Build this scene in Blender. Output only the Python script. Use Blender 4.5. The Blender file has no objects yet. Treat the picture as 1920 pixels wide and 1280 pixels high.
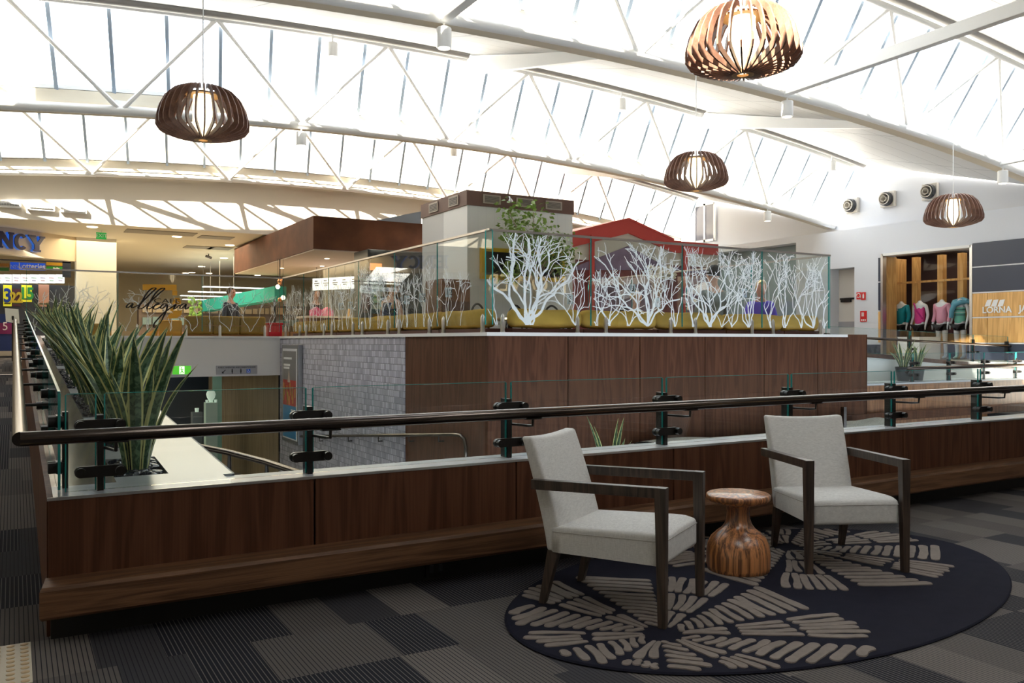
EXPO, SKY, SUN = 0.42, 3.4, 40.0
import bpy, bmesh, math, random
from mathutils import Vector, Matrix, Euler
C = bpy.context.scene.collection
PI = math.pi
H = 1.35                      # eye height
F = 1586.0                    # focal length in pixels of a 1920 wide frame
def ray(px, py):
    l = (px-960)/F
    return (.5075+.8616*l, .8616-.5075*l, (640-py)/F)
def onY(px, py, Y):
    r = ray(px, py); t = Y/r[1]; return Vector((r[0]*t, Y, H+r[2]*t))
def onX(px, py, X):
    r = ray(px, py); t = X/r[0]; return Vector((X, r[1]*t, H+r[2]*t))
def onZ(px, py, z=0):
    r = ray(px, py); t = (z-H)/r[2]; return Vector((r[0]*t, r[1]*t, z))
def V(*a): return Vector(a)

# ------------------------------------------------------------------ materials
M = {}
def nodes(m):
    m.use_nodes = True; nt = m.node_tree; return nt, nt.nodes, nt.links, nt.nodes['Principled BSDF']
def mat(name, col, rough=.6, metal=0, emit=None, es=0, spec=.5, bump=0, bscale=200, var=0, vscale=8):
    if name in M: return M[name]
    m = bpy.data.materials.new(name); nt, N, L, b = nodes(m)
    b.inputs['Base Color'].default_value = (*col, 1); b.inputs['Roughness'].default_value = rough
    b.inputs['Metallic'].default_value = metal; b.inputs['Specular IOR Level'].default_value = spec
    if emit: b.inputs['Emission Color'].default_value = (*emit, 1); b.inputs['Emission Strength'].default_value = es
    if var or bump:
        tc = N.new('ShaderNodeTexCoord')
    if var:
        n = N.new('ShaderNodeTexNoise'); n.inputs['Scale'].default_value = vscale; n.inputs['Detail'].default_value = 4
        L.new(tc.outputs['Object'], n.inputs['Vector'])
        mx = N.new('ShaderNodeMix'); mx.data_type = 'RGBA'
        mx.inputs[6].default_value = (*[c*(1-var) for c in col], 1); mx.inputs[7].default_value = (*[min(1, c*(1+var)) for c in col], 1)
        L.new(n.outputs['Fac'], mx.inputs[0]); L.new(mx.outputs[2], b.inputs['Base Color'])
    if bump:
        n2 = N.new('ShaderNodeTexNoise'); n2.inputs['Scale'].default_value = bscale
        L.new(tc.outputs['Object'], n2.inputs['Vector'])
        bp = N.new('ShaderNodeBump'); bp.inputs['Strength'].default_value = bump; bp.inputs['Distance'].default_value = .005
        L.new(n2.outputs['Fac'], bp.inputs['Height']); L.new(bp.outputs[0], b.inputs['Normal'])
    M[name] = m; return m
def mth(N, L, op, a, b=None):
    n = N.new('ShaderNodeMath'); n.operation = op
    for i, v in enumerate((a, b)):
        if v is None: continue
        if isinstance(v, (int, float)): n.inputs[i].default_value = v
        else: L.new(v, n.inputs[i])
    return n.outputs[0]
def wood(name, dark, light, scale=(8, 8, .6), rough=.45, rings=6, spec=.5, bump=0):
    """procedural wood: long grain along the axis with the small scale"""
    if name in M: return M[name]
    m = bpy.data.materials.new(name); nt, N, L, b = nodes(m)
    tc = N.new('ShaderNodeTexCoord'); mp = N.new('ShaderNodeMapping'); mp.inputs['Scale'].default_value = scale
    L.new(tc.outputs['Object'], mp.inputs['Vector'])
    n1 = N.new('ShaderNodeTexNoise'); n1.inputs['Scale'].default_value = 1; n1.inputs['Detail'].default_value = 3; n1.inputs['Distortion'].default_value = .6
    L.new(mp.outputs[0], n1.inputs['Vector'])
    s = mth(N, L, 'SINE', mth(N, L, 'MULTIPLY', n1.outputs['Fac'], rings*PI*2))
    mp2 = N.new('ShaderNodeMapping'); mp2.inputs['Scale'].default_value = tuple(v*(22 if v > 2 else 4) for v in scale)
    L.new(tc.outputs['Object'], mp2.inputs['Vector'])
    n2 = N.new('ShaderNodeTexNoise'); n2.inputs['Scale'].default_value = 1; n2.inputs['Detail'].default_value = 2
    L.new(mp2.outputs[0], n2.inputs['Vector'])
    f = mth(N, L, 'ADD', mth(N, L, 'MULTIPLY', s, .22), mth(N, L, 'ADD', mth(N, L, 'MULTIPLY', n2.outputs['Fac'], .8), .1))
    cr = N.new('ShaderNodeValToRGB'); cr.color_ramp.elements[0].color = (*dark, 1); cr.color_ramp.elements[1].color = (*light, 1)
    cr.color_ramp.elements[0].position = .2; cr.color_ramp.elements[1].position = .85
    L.new(f, cr.inputs[0]); L.new(cr.outputs[0], b.inputs['Base Color'])
    b.inputs['Roughness'].default_value = rough; b.inputs['Specular IOR Level'].default_value = spec
    if bump:
        bp = N.new('ShaderNodeBump'); bp.inputs['Strength'].default_value = bump; bp.inputs['Distance'].default_value = .003
        L.new(f, bp.inputs['Height']); L.new(bp.outputs[0], b.inputs['Normal'])
    M[name] = m; return m
def glass(name, tint=(.93, .98, .96), refl=.045, graz=.9):
    if name in M: return M[name]
    m = bpy.data.materials.new(name); m.use_nodes = True; nt = m.node_tree; N = nt.nodes; L = nt.links; N.clear()
    o = N.new('ShaderNodeOutputMaterial'); mx = N.new('ShaderNodeMixShader'); t = N.new('ShaderNodeBsdfTransparent'); g = N.new('ShaderNodeBsdfGlossy')
    t.inputs[0].default_value = (*tint, 1); g.inputs['Roughness'].default_value = .0
    lw = N.new('ShaderNodeLayerWeight'); lw.inputs[0].default_value = .5
    p = mth(N, L, 'POWER', lw.outputs['Facing'], 5)
    f = mth(N, L, 'ADD', mth(N, L, 'MULTIPLY', p, graz), refl)
    L.new(f, mx.inputs[0]); L.new(t.outputs[0], mx.inputs[1]); L.new(g.outputs[0], mx.inputs[2]); L.new(mx.outputs[0], o.inputs[0])
    M[name] = m; return m

def carpet_material():
    m = bpy.data.materials.new('striped_carpet_tile'); nt, N, L, b = nodes(m)
    tc = N.new('ShaderNodeTexCoord'); sp = N.new('ShaderNodeSeparateXYZ'); L.new(tc.outputs['Object'], sp.inputs[0])
    x, y = sp.outputs[0], sp.outputs[1]
    row = mth(N, L, 'FLOOR', mth(N, L, 'DIVIDE', mth(N, L, 'SUBTRACT', y, .37), .5))
    w1 = N.new('ShaderNodeTexWhiteNoise'); w1.noise_dimensions = '1D'; L.new(row, w1.inputs['W'])
    col = mth(N, L, 'FLOOR', mth(N, L, 'ADD', mth(N, L, 'DIVIDE', x, .27), mth(N, L, 'MULTIPLY', w1.outputs['Value'], 5)))
    cb = N.new('ShaderNodeCombineXYZ'); L.new(col, cb.inputs[0]); L.new(row, cb.inputs[1])
    w2 = N.new('ShaderNodeTexWhiteNoise'); w2.noise_dimensions = '3D'; L.new(cb.outputs[0], w2.inputs['Vector'])
    cr = N.new('ShaderNodeValToRGB'); cr.color_ramp.interpolation = 'CONSTANT'
    e = cr.color_ramp.elements; e[0].color = (.021, .021, .027, 1); e[1].position = .34; e[1].color = (.125, .112, .104, 1)
    k = e.new(.6); k.color = (.165, .146, .134, 1); k = e.new(.82); k.color = (.055, .053, .058, 1)
    L.new(w2.outputs['Value'], cr.inputs[0])
    # fine pin stripes run along the tile
    fr = mth(N, L, 'FRACT', mth(N, L, 'DIVIDE', x, .0195))
    st = mth(N, L, 'LESS_THAN', fr, .2)
    cr2 = N.new('ShaderNodeValToRGB'); cr2.color_ramp.interpolation = 'CONSTANT'
    e = cr2.color_ramp.elements; e[0].color = (.15, .14, .135, 1); e[1].position = .34; e[1].color = (.025, .025, .03, 1)
    L.new(w2.outputs['Value'], cr2.inputs[0])
    mx = N.new('ShaderNodeMix'); mx.data_type = 'RGBA'; L.new(st, mx.inputs[0]); L.new(cr.outputs[0], mx.inputs[6]); L.new(cr2.outputs[0], mx.inputs[7])
    L.new(mx.outputs[2], b.inputs['Base Color']); b.inputs['Roughness'].default_value = .95; b.inputs['Specular IOR Level'].default_value = .1
    n2 = N.new('ShaderNodeTexNoise'); n2.inputs['Scale'].default_value = 500
    bp = N.new('ShaderNodeBump'); bp.inputs['Strength'].default_value = .25; bp.inputs['Distance'].default_value = .003
    L.new(tc.outputs['Object'], n2.inputs['Vector']); L.new(n2.outputs['Fac'], bp.inputs['Height']); L.new(bp.outputs[0], b.inputs['Normal'])
    M['carpet'] = m; return m
def weave_material(name, c1, c2, sx, sz, axis=1):
    """basket weave tile seen as offset bricks with a relief"""
    m = bpy.data.materials.new(name); nt, N, L, b = nodes(m)
    tc = N.new('ShaderNodeTexCoord'); sp = N.new('ShaderNodeSeparateXYZ'); L.new(tc.outputs['Object'], sp.inputs[0])
    cb = N.new('ShaderNodeCombineXYZ'); L.new(sp.outputs[axis], cb.inputs[0]); L.new(sp.outputs[2], cb.inputs[1])
    br = N.new('ShaderNodeTexBrick'); br.inputs['Scale'].default_value = 1; br.inputs['Brick Width'].default_value = sx; br.inputs['Row Height'].default_value = sz
    br.inputs['Mortar Size'].default_value = sx*.09; br.inputs['Color1'].default_value = (*c1, 1); br.inputs['Color2'].default_value = (*c2, 1)
    br.inputs['Mortar'].default_value = (*[v*.62 for v in c1], 1); br.inputs['Mortar Smooth'].default_value = .6
    L.new(cb.outputs[0], br.inputs['Vector']); L.new(br.outputs['Color'], b.inputs['Base Color'])
    bp = N.new('ShaderNodeBump'); bp.inputs['Strength'].default_value = .8; bp.inputs['Distance'].default_value = .02; bp.invert = True
    L.new(br.outputs['Fac'], bp.inputs['Height']); L.new(bp.outputs[0], b.inputs['Normal'])
    b.inputs['Roughness'].default_value = .35; M[name] = m; return m
def panel_material(name, col, px, py, line=(.25, .25, .26)):
    m = bpy.data.materials.new(name); nt, N, L, b = nodes(m)
    tc = N.new('ShaderNodeTexCoord'); sp = N.new('ShaderNodeSeparateXYZ'); L.new(tc.outputs['Object'], sp.inputs[0])
    a = mth(N, L, 'LESS_THAN', mth(N, L, 'FRACT', mth(N, L, 'DIVIDE', sp.outputs[0], px)), .008)
    c = mth(N, L, 'LESS_THAN', mth(N, L, 'FRACT', mth(N, L, 'DIVIDE', sp.outputs[1], py)), .02)
    mx = N.new('ShaderNodeMix'); mx.data_type = 'RGBA'; mx.inputs[6].default_value = (*col, 1); mx.inputs[7].default_value = (*line, 1)
    L.new(mth(N, L, 'MAXIMUM', a, c), mx.inputs[0]); L.new(mx.outputs[2], b.inputs['Base Color']); b.inputs['Roughness'].default_value = .5
    M[name] = m; return m
def fabric_material(name, c1, c2):
    m = bpy.data.materials.new(name); nt, N, L, b = nodes(m)
    tc = N.new('ShaderNodeTexCoord'); mp = N.new('ShaderNodeMapping'); mp.inputs['Scale'].default_value = (40, 40, 420)
    L.new(tc.outputs['Object'], mp.inputs['Vector']); n = N.new('ShaderNodeTexNoise'); n.inputs['Scale'].default_value = 1.6; n.inputs['Detail'].default_value = 3
    L.new(mp.outputs[0], n.inputs['Vector'])
    mp2 = N.new('ShaderNodeMapping'); mp2.inputs['Scale'].default_value = (30, 300, 30); L.new(tc.outputs['Object'], mp2.inputs['Vector'])
    n2 = N.new('ShaderNodeTexNoise'); n2.inputs['Scale'].default_value = 1.2; L.new(mp2.outputs[0], n2.inputs['Vector'])
    f = mth(N, L, 'ADD', mth(N, L, 'MULTIPLY', n.outputs['Fac'], .6), mth(N, L, 'MULTIPLY', n2.outputs['Fac'], .4))
    cr = N.new('ShaderNodeValToRGB'); cr.color_ramp.elements[0].color = (*c1, 1); cr.color_ramp.elements[1].color = (*c2, 1)
    cr.color_ramp.elements[0].position = .35; cr.color_ramp.elements[1].position = .65
    L.new(f, cr.inputs[0]); L.new(cr.outputs[0], b.inputs['Base Color'])
    bp = N.new('ShaderNodeBump'); bp.inputs['Strength'].default_value = .35; bp.inputs['Distance'].default_value = .002
    L.new(f, bp.inputs['Height']); L.new(bp.outputs[0], b.inputs['Normal'])
    b.inputs['Roughness'].default_value = .95; b.inputs['Specular IOR Level'].default_value = .15; M[name] = m; return m
def leaf_material():
    m = bpy.data.materials.new('snake_plant_leaf'); nt, N, L, b = nodes(m)
    uv = N.new('ShaderNodeUVMap'); uv.uv_map = 'UVMap'; sp = N.new('ShaderNodeSeparateXYZ'); L.new(uv.outputs[0], sp.inputs[0])
    e = mth(N, L, 'GREATER_THAN', mth(N, L, 'ABSOLUTE', mth(N, L, 'SUBTRACT', sp.outputs[0], .5)), .37)
    mp = N.new('ShaderNodeMapping'); mp.inputs['Scale'].default_value = (2.5, 26, 1); L.new(uv.outputs[0], mp.inputs['Vector'])
    n = N.new('ShaderNodeTexNoise'); n.inputs['Scale'].default_value = 1; n.inputs['Distortion'].default_value = 1.2; L.new(mp.outputs[0], n.inputs['Vector'])
    cr = N.new('ShaderNodeValToRGB'); cr.color_ramp.elements[0].color = (.030, .075, .032, 1); cr.color_ramp.elements[1].color = (.13, .22, .11, 1)
    cr.color_ramp.elements[0].position = .42; cr.color_ramp.elements[1].position = .62; L.new(n.outputs['Fac'], cr.inputs[0])
    mx = N.new('ShaderNodeMix'); mx.data_type = 'RGBA'; mx.inputs[7].default_value = (.66, .66, .27, 1)
    L.new(e, mx.inputs[0]); L.new(cr.outputs[0], mx.inputs[6]); L.new(mx.outputs[2], b.inputs['Base Color']); b.inputs['Roughness'].default_value = .4
    M['leaf'] = m; return m

carpet_material(); leaf_material()
weave_material('mosaic', (.34, .34, .42), (.66, .66, .75), .075, .10)
panel_material('ceiling_panel', (.66, .66, .66), 2.9, .62)
FAB = fabric_material('oatmeal_fabric', (.60, .59, .57), (.78, .77, .745))
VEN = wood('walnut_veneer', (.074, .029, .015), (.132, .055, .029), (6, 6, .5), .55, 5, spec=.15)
BEAM = wood('stained_bench_timber', (.085, .040, .019), (.20, .098, .048), (.8, 9, 14), .5, 4, spec=.3, bump=.3)
DWOOD = wood('dark_chair_timber', (.030, .020, .015), (.085, .058, .043), (9, 9, .8), .4, 5)
ZEB = wood('zebrano_timber', (.10, .028, .010), (.80, .34, .12), (12, 12, .45), .3, 6, spec=1.0)
PLY = wood('honey_plywood', (.62, .33, .10), (.86, .52, .19), (6, 6, .6), .45, 5)
TAN = wood('tan_slat_panel', (.20, .14, .07), (.36, .27, .15), (20, 20, .5), .5, 4)
SLAT = wood('pendant_plywood', (.17, .085, .06), (.30, .16, .11), (4, 4, 4), .45, 3)
RUST = mat('rusted_steel', (.125, .045, .021), .7, 0, var=.9, vscale=1.7, spec=.3)
GLS = glass('balustrade_glass', (.95, .98, .975), .05); ROOFG = glass('roof_glass', (.97, .985, 1), .02, .2); SHOPG = glass('shop_glass', (.95, .96, .96), .008)
EDGE = mat('green_glass_edge', (.03, .30, .28), .15)
FROST = mat('frosted_print', (.90, .97, 1.0), .7)
_n, _N, _L, _b = nodes(FROST); _b.inputs['Alpha'].default_value = .9
STEEL = mat('brushed_dark_steel', (.125, .105, .092), .2, 1)
BRONZE = mat('black_bronze', (.035, .032, .03), .35, .6)
BRUSH = mat('brushed_steel', (.62, .62, .62), .3, 1)
WHT = mat('white_paint', (.86, .86, .85), .5); CRM = mat('cream_paint', (.78, .72, .62), .6); STW = mat('white_steel', (.95, .95, .94), .4)
LAM = mat('ledge_laminate', (.62, .64, .68), .22); BRLAM = mat('brown_laminate', (.17, .12, .095), .2)  # ledge laminate lightened, its sky reflection put into the colour
BLK = mat('black_plinth', (.012, .011, .010), .6); NAVY = mat('charcoal_tile', (.035, .045, .075), .35)
OLIVE = mat('mustard_velvet', (.56, .345, .075), .95, var=.25, vscale=5, spec=.1, bump=.3, bscale=300)
DKRED = mat('dark_red_timber', (.10, .03, .022), .5)
BEIGE = mat('beige_wall', (.72, .60, .42), .7)

# ------------------------------------------------------------------ mesh builder
ORG = {}
class MB:
    def __init__(s): s.v = []; s.f = []; s.uv = {}; s.mi = []; s.cur = 0
    def add(s, vs, fs):
        o = len(s.v); s.v += [Vector(v) for v in vs]
        for f in fs: s.f.append([i+o for i in f]); s.mi.append(s.cur)
        return s
    def box(s, a, b):
        (x0, y0, z0), (x1, y1, z1) = a, b
        x0, x1 = min(x0, x1), max(x0, x1); y0, y1 = min(y0, y1), max(y0, y1); z0, z1 = min(z0, z1), max(z0, z1)
        return s.add([(x0,y0,z0),(x1,y0,z0),(x1,y1,z0),(x0,y1,z0),(x0,y0,z1),(x1,y0,z1),(x1,y1,z1),(x0,y1,z1)],
                     [(3,2,1,0),(4,5,6,7),(0,1,5,4),(1,2,6,5),(2,3,7,6),(3,0,4,7)])
    def hexa(s, p):   # 8 corners: bottom loop, top loop
        return s.add(p, [(3,2,1,0),(4,5,6,7),(0,1,5,4),(1,2,6,5),(2,3,7,6),(3,0,4,7)])
    def prism(s, poly, d):   # polygon (list of points) pushed along d
        n = len(poly); d = Vector(d); p = [Vector(q) for q in poly]
        return s.add(p+[q+d for q in p], [tuple(range(n))[::-1], tuple(range(n, 2*n))]+[(i, (i+1) % n, n+(i+1) % n, n+i) for i in range(n)])
    def tube(s, pts, r, n=10, cap=True, squash=None):
        pts = [Vector(p) for p in pts]; k = len(pts); rs = r if isinstance(r, (list, tuple)) else [r]*k
        vs = []; fs = []; up = None
        for i, p in enumerate(pts):
            d = (pts[min(i+1, k-1)]-pts[max(i-1, 0)]).normalized()
            if up is None: up = Vector((0, 0, 1)) if abs(d.z) < .9 else Vector((1, 0, 0))
            a = d.cross(up).normalized(); b = a.cross(d).normalized(); up = b
            for j in range(n):
                t = 2*PI*j/n; vs.append(p+a*math.cos(t)*rs[i]+b*math.sin(t)*rs[i])
        for i in range(k-1):
            for j in range(n): fs.append((i*n+j, i*n+(j+1) % n, (i+1)*n+(j+1) % n, (i+1)*n+j))
        if cap: fs += [tuple(range(n))[::-1], tuple(range((k-1)*n, k*n))]
        return s.add(vs, fs)
    def bar(s, a, b, w, h, up=(0, 0, 1)):   # square bar from a to b
        a = Vector(a); b = Vector(b); d = (b-a).normalized(); x = d.cross(Vector(up)).normalized()*w/2; y = x.cross(d).normalized()*h/2
        return s.hexa([a-x-y, a+x-y, a+x+y, a-x+y, b-x-y, b+x-y, b+x+y, b-x+y])
    def lathe(s, prof, c=(0, 0, 0), n=32):
        c = Vector(c); vs = []; fs = []; k = len(prof)
        for r, z in prof:
            for j in range(n): t = 2*PI*j/n; vs.append(c+Vector((r*math.cos(t), r*math.sin(t), z)))
        for i in range(k-1):
            for j in range(n): fs.append((i*n+j, i*n+(j+1) % n, (i+1)*n+(j+1) % n, (i+1)*n+j))
        fs += [tuple(range(n))[::-1], tuple(range((k-1)*n, k*n))]
        return s.add(vs, fs)
    def ball(s, c, r, n=12, m=8, sq=(1, 1, 1)):
        c = Vector(c); vs = [c+Vector((0, 0, -r*sq[2]))]; fs = []
        for i in range(1, m):
            a = -PI/2+PI*i/m
            for j in range(n): t = 2*PI*j/n; vs.append(c+Vector((r*math.cos(a)*math.cos(t)*sq[0], r*math.cos(a)*math.sin(t)*sq[1], r*math.sin(a)*sq[2])))
        vs.append(c+Vector((0, 0, r*sq[2]))); q = len(vs)-1
        for j in range(n): fs.append((0, 1+(j+1) % n, 1+j)); fs.append((q, 1+(m-2)*n+j, 1+(m-2)*n+(j+1) % n))
        for i in range(m-2):
            for j in range(n): fs.append((1+i*n+j, 1+i*n+(j+1) % n, 1+(i+1)*n+(j+1) % n, 1+(i+1)*n+j))
        return s.add(vs, fs)
    def grid(s, rows):    # rows of points -> quads
        k = len(rows[0]); o = [p for r in rows for p in r]
        return s.add(o, [(i*k+j, i*k+j+1, (i+1)*k+j+1, (i+1)*k+j) for i in range(len(rows)-1) for j in range(k-1)])
    def build(s, name, mats, parent=None, smooth=False, bevel=0, seg=2, local=False, uvs=None):
        me = bpy.data.meshes.new(name); org = ORG.get(parent, Vector()) if (parent and not local) else Vector()
        me.from_pydata([tuple(v-org) for v in s.v], [], s.f)
        if not isinstance(mats, (list, tuple)): mats = [mats]
        for m in mats: me.materials.append(m)
        if len(mats) > 1:
            for p, i in zip(me.polygons, s.mi): p.material_index = i
        if uvs:
            ul = me.uv_layers.new(name='UVMap')
            for lp in me.loops: ul.data[lp.index].uv = uvs[lp.vertex_index]
        bm = bmesh.new(); bm.from_mesh(me)
        bmesh.ops.recalc_face_normals(bm, faces=bm.faces)
        if bevel:
            es = [e for e in bm.edges if len(e.link_faces) == 2 and e.calc_face_angle(0) > .5]
            bmesh.ops.bevel(bm, geom=es, offset=bevel, segments=seg, affect='EDGES', profile=.6, clamp_overlap=True)
        bm.to_mesh(me); bm.free()
        if smooth:
            for p in me.polygons: p.use_smooth = True
            try: me.set_sharp_from_angle(angle=smooth if isinstance(smooth, float) else .7)
            except Exception: pass
        o = bpy.data.objects.new(name, me); C.objects.link(o)
        if parent: o.parent = parent; ORG[o] = ORG.get(parent, Vector())
        return o
def box(name, a, b, m, parent=None, bevel=0, local=False): return MB().box(a, b).build(name, m, parent, bevel=bevel, local=local)
def tag(o, label, cat, group=None, kind=None):
    o['label'] = label; o['category'] = cat
    if group: o['group'] = group
    if kind: o['kind'] = kind
    return o
def thing(name, label, cat, loc=(0, 0, 0), rz=0, group=None):
    o = bpy.data.objects.new(name, None); C.objects.link(o); o.location = loc; o.rotation_euler = (0, 0, rz); o.empty_display_size = .1
    ORG[o] = Vector(loc); return tag(o, label, cat, group)
def struct(o): o['kind'] = 'structure'; return o
def sroot(name, loc=(0, 0, 0)):
    o = bpy.data.objects.new(name, None); C.objects.link(o); o.location = loc; ORG[o] = Vector(loc); o['kind'] = 'structure'; return o
def copy_tree(o, parent=None):
    c = o.copy(); C.objects.link(c)
    if parent: c.parent = parent
    for ch in o.children: copy_tree(ch, c)
    return c
def lettering(txt, size, m, parent, loc, rot=(PI/2, 0, 0), ext=.004, align='CENTER', name='lettering', sx=1, shear=0, offset=0, local=False):
    cu = bpy.data.curves.new(name, 'FONT'); cu.body = txt; cu.size = size; cu.extrude = ext; cu.align_x = align; cu.align_y = 'CENTER'; cu.shear = shear; cu.offset = offset
    t = bpy.data.objects.new(name, cu); C.objects.link(t)
    dg = bpy.context.evaluated_depsgraph_get(); me = bpy.data.meshes.new_from_object(t.evaluated_get(dg))
    bpy.data.objects.remove(t); me.materials.clear(); me.materials.append(m)
    R = Matrix.Translation(Vector(loc)-(Vector() if local else ORG.get(parent, Vector()))) @ Euler(rot).to_matrix().to_4x4() @ Matrix.Diagonal((sx, 1, 1, 1))
    me.transform(R); o = bpy.data.objects.new(name, me); C.objects.link(o)
    if parent: o.parent = parent; ORG[o] = ORG.get(parent, Vector())
    return o
def skin_mesh(name, verts, edges, radii, m, parent, sub=1, root=0):
    me = bpy.data.meshes.new(name); me.from_pydata([tuple(v) for v in verts], edges, []); o = bpy.data.objects.new(name, me); C.objects.link(o)
    md = o.modifiers.new('s', 'SKIN'); md.use_smooth_shade = True
    sv = me.skin_vertices[0].data if me.skin_vertices else None
    if sv is None:
        bm = bmesh.new(); bm.from_mesh(me); bm.verts.layers.skin.verify(); bm.to_mesh(me); bm.free(); sv = me.skin_vertices[0].data
    for i, r in enumerate(radii): sv[i].radius = r if isinstance(r, tuple) else (r, r); sv[i].use_root = (i == root)
    o.modifiers.new('u', 'SUBSURF').levels = sub; o.modifiers['u'].render_levels = sub
    dg = bpy.context.evaluated_depsgraph_get(); m2 = bpy.data.meshes.new_from_object(o.evaluated_get(dg))
    bpy.data.objects.remove(o); m2.materials.clear(); m2.materials.append(m)
    for p in m2.polygons: p.use_smooth = True
    o = bpy.data.objects.new(name, m2); C.objects.link(o); o.parent = parent; ORG[o] = ORG.get(parent, Vector()); return o
random.seed(7)
# ------------------------------------------------------------------ camera, sky, sun
cd = bpy.data.cameras.new('camera'); cam = bpy.data.objects.new('camera', cd); C.objects.link(cam)
cd.sensor_width = 36; cd.lens = 36*F/1920; cd.clip_start = .05; cd.clip_end = 300
fw = Vector((.5075, .8616, 0)).normalized()
cam.location = (0, 0, H); cam.rotation_euler = fw.to_track_quat('-Z', 'Y').to_euler()
sc = bpy.context.scene; sc.camera = cam
sc.view_settings.view_transform = 'Standard'; sc.view_settings.look = 'None'; sc.view_settings.gamma = 1; sc.view_settings.use_curve_mapping = False
sc.view_settings.exposure = EXPO
sc.cycles.max_bounces = 8; sc.cycles.diffuse_bounces = 4; sc.cycles.glossy_bounces = 4; sc.cycles.transparent_max_bounces = 28
sc.cycles.sample_clamp_indirect = 6; sc.cycles.use_denoising = True; sc.cycles.caustics_reflective = False; sc.cycles.caustics_refractive = False
w = bpy.data.worlds.new('sky'); sc.world = w; w.use_nodes = True
bg = w.node_tree.nodes['Background']; bg.inputs[0].default_value = (.80, .90, 1, 1); bg.inputs[1].default_value = SKY
sl = bpy.data.lights.new('sun', 'SUN'); sl.energy = SUN; sl.color = (1, .90, .72); sl.angle = .009
so = bpy.data.objects.new('sun', sl); C.objects.link(so); so.rotation_euler = Vector((.60, .32, -.752)).to_track_quat('-Z', 'Y').to_euler(); so.location = (-8, -5, 14)
def lamp(name, loc, size, power, col=(1, .85, .65), rot=(0, 0, 0), sy=None):
    l = bpy.data.lights.new(name, 'AREA'); l.energy = power; l.color = col; l.size = size
    if sy: l.shape = 'RECTANGLE'; l.size_y = sy
    o = bpy.data.objects.new(name, l); C.objects.link(o); o.location = loc; o.rotation_euler = rot; return o

ZU = .95                                     # upper mall level
def ramp_z(y): return max(0, min(ZU, (y-4.4)*ZU/14.2))
def plz(y): return .637+.058*(y-4.38)        # planter top climbs with the ramp
# ------------------------------------------------------------------ shell
b = MB(); b.box((-5, -5, -.1), (16, 4.4, 0)); b.box((16, -5, -.1), (18.1, 9.3, 0)); struct(b.build('floor', M['carpet']))
b = MB(); b.grid([[(x, y, ramp_z(y)) for x in (-5, .14)] for y in (4.4, 6, 9, 12, 15, 18.6, 22, 34)]); struct(b.build('floor_ramp', M['carpet']))
LOWF = mat('lower_floor_tile', (.22, .19, .16), .35)
b = MB(); b.box((-5, 4.3, -2.1), (24, 36, -1.9)); struct(b.build('floor_lower', LOWF))
UPF = mat('upper_floor_tile', (.55, .48, .38), .3)
b = MB(); b.box((.14, 18.62, .62), (20, 36, ZU)); b.box((5.07, 9.2, .62), (12.25, 18.62, ZU)); b.box((12.25, 10.1, .62), (20, 18.62, ZU)); struct(b.build('floor_upper', UPF))
# behind the camera and to the sides
b = MB(); b.box((-6, -5.2, -.1), (19, -5, 7)); struct(b.build('wall_back', mat('shop_front_shade', (.30, .26, .22), .6)))
b = MB(); b.box((-6.2, -5.2, -2), (-6, 36, 7.2)); struct(b.build('wall_left', BEIGE))
b = MB(); b.box((18.6, -5.2, 3.8), (18.9, 36, 7.4)); b.box((18.6, -5.2, -2.1), (18.9, 8.5, 3.8)); b.box((18.6, 15.25, -2.1), (18.9, 36, 3.8)); struct(b.build('wall_right', mat('grey_white_paint', (.66, .67, .70), .6)))
b = MB(); b.box((-6, 35, -2.1), (24, 35.2, 5)); struct(b.build('wall_far', BEIGE))
b = MB(); b.box((-6, -5, 4.3), (18.6, 3.3, 4.5)); b.box((-6, 3.2, 4.3), (18.6, 3.35, 6)); struct(b.build('ceiling_near', mat('near_ceiling', (.5, .5, .5), .8)))
CEIL2 = mat('warm_ceiling', (.74, .68, .55), .7)
b = MB(); b.box((-6, 21.15, 3.98), (18.6, 36, 4.1)); struct(b.build('ceiling_far', CEIL2))
# arched end wall under the last truss
def zb(x): return 5.25-.0065*(x-7)**2
YS = [3.4, 9.2, 15.0, 20.8]; DX, DY, DZ = -.15, -.9, 1.42
xs = [-6+i*.82 for i in range(31)]
b = MB(); fr = [(x, 21.0, 3.98) for x in xs]; tp = [(x, 21.0, zb(x)+1.6) for x in xs]
b.grid([fr, tp]); b.grid([[(x, 21.15, 3.98) for x in xs], [(x, 21.15, zb(x)+1.6) for x in xs]]); b.grid([fr, [(x, 21.15, 3.98) for x in xs]])
struct(b.build('wall_end', CRM))
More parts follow.
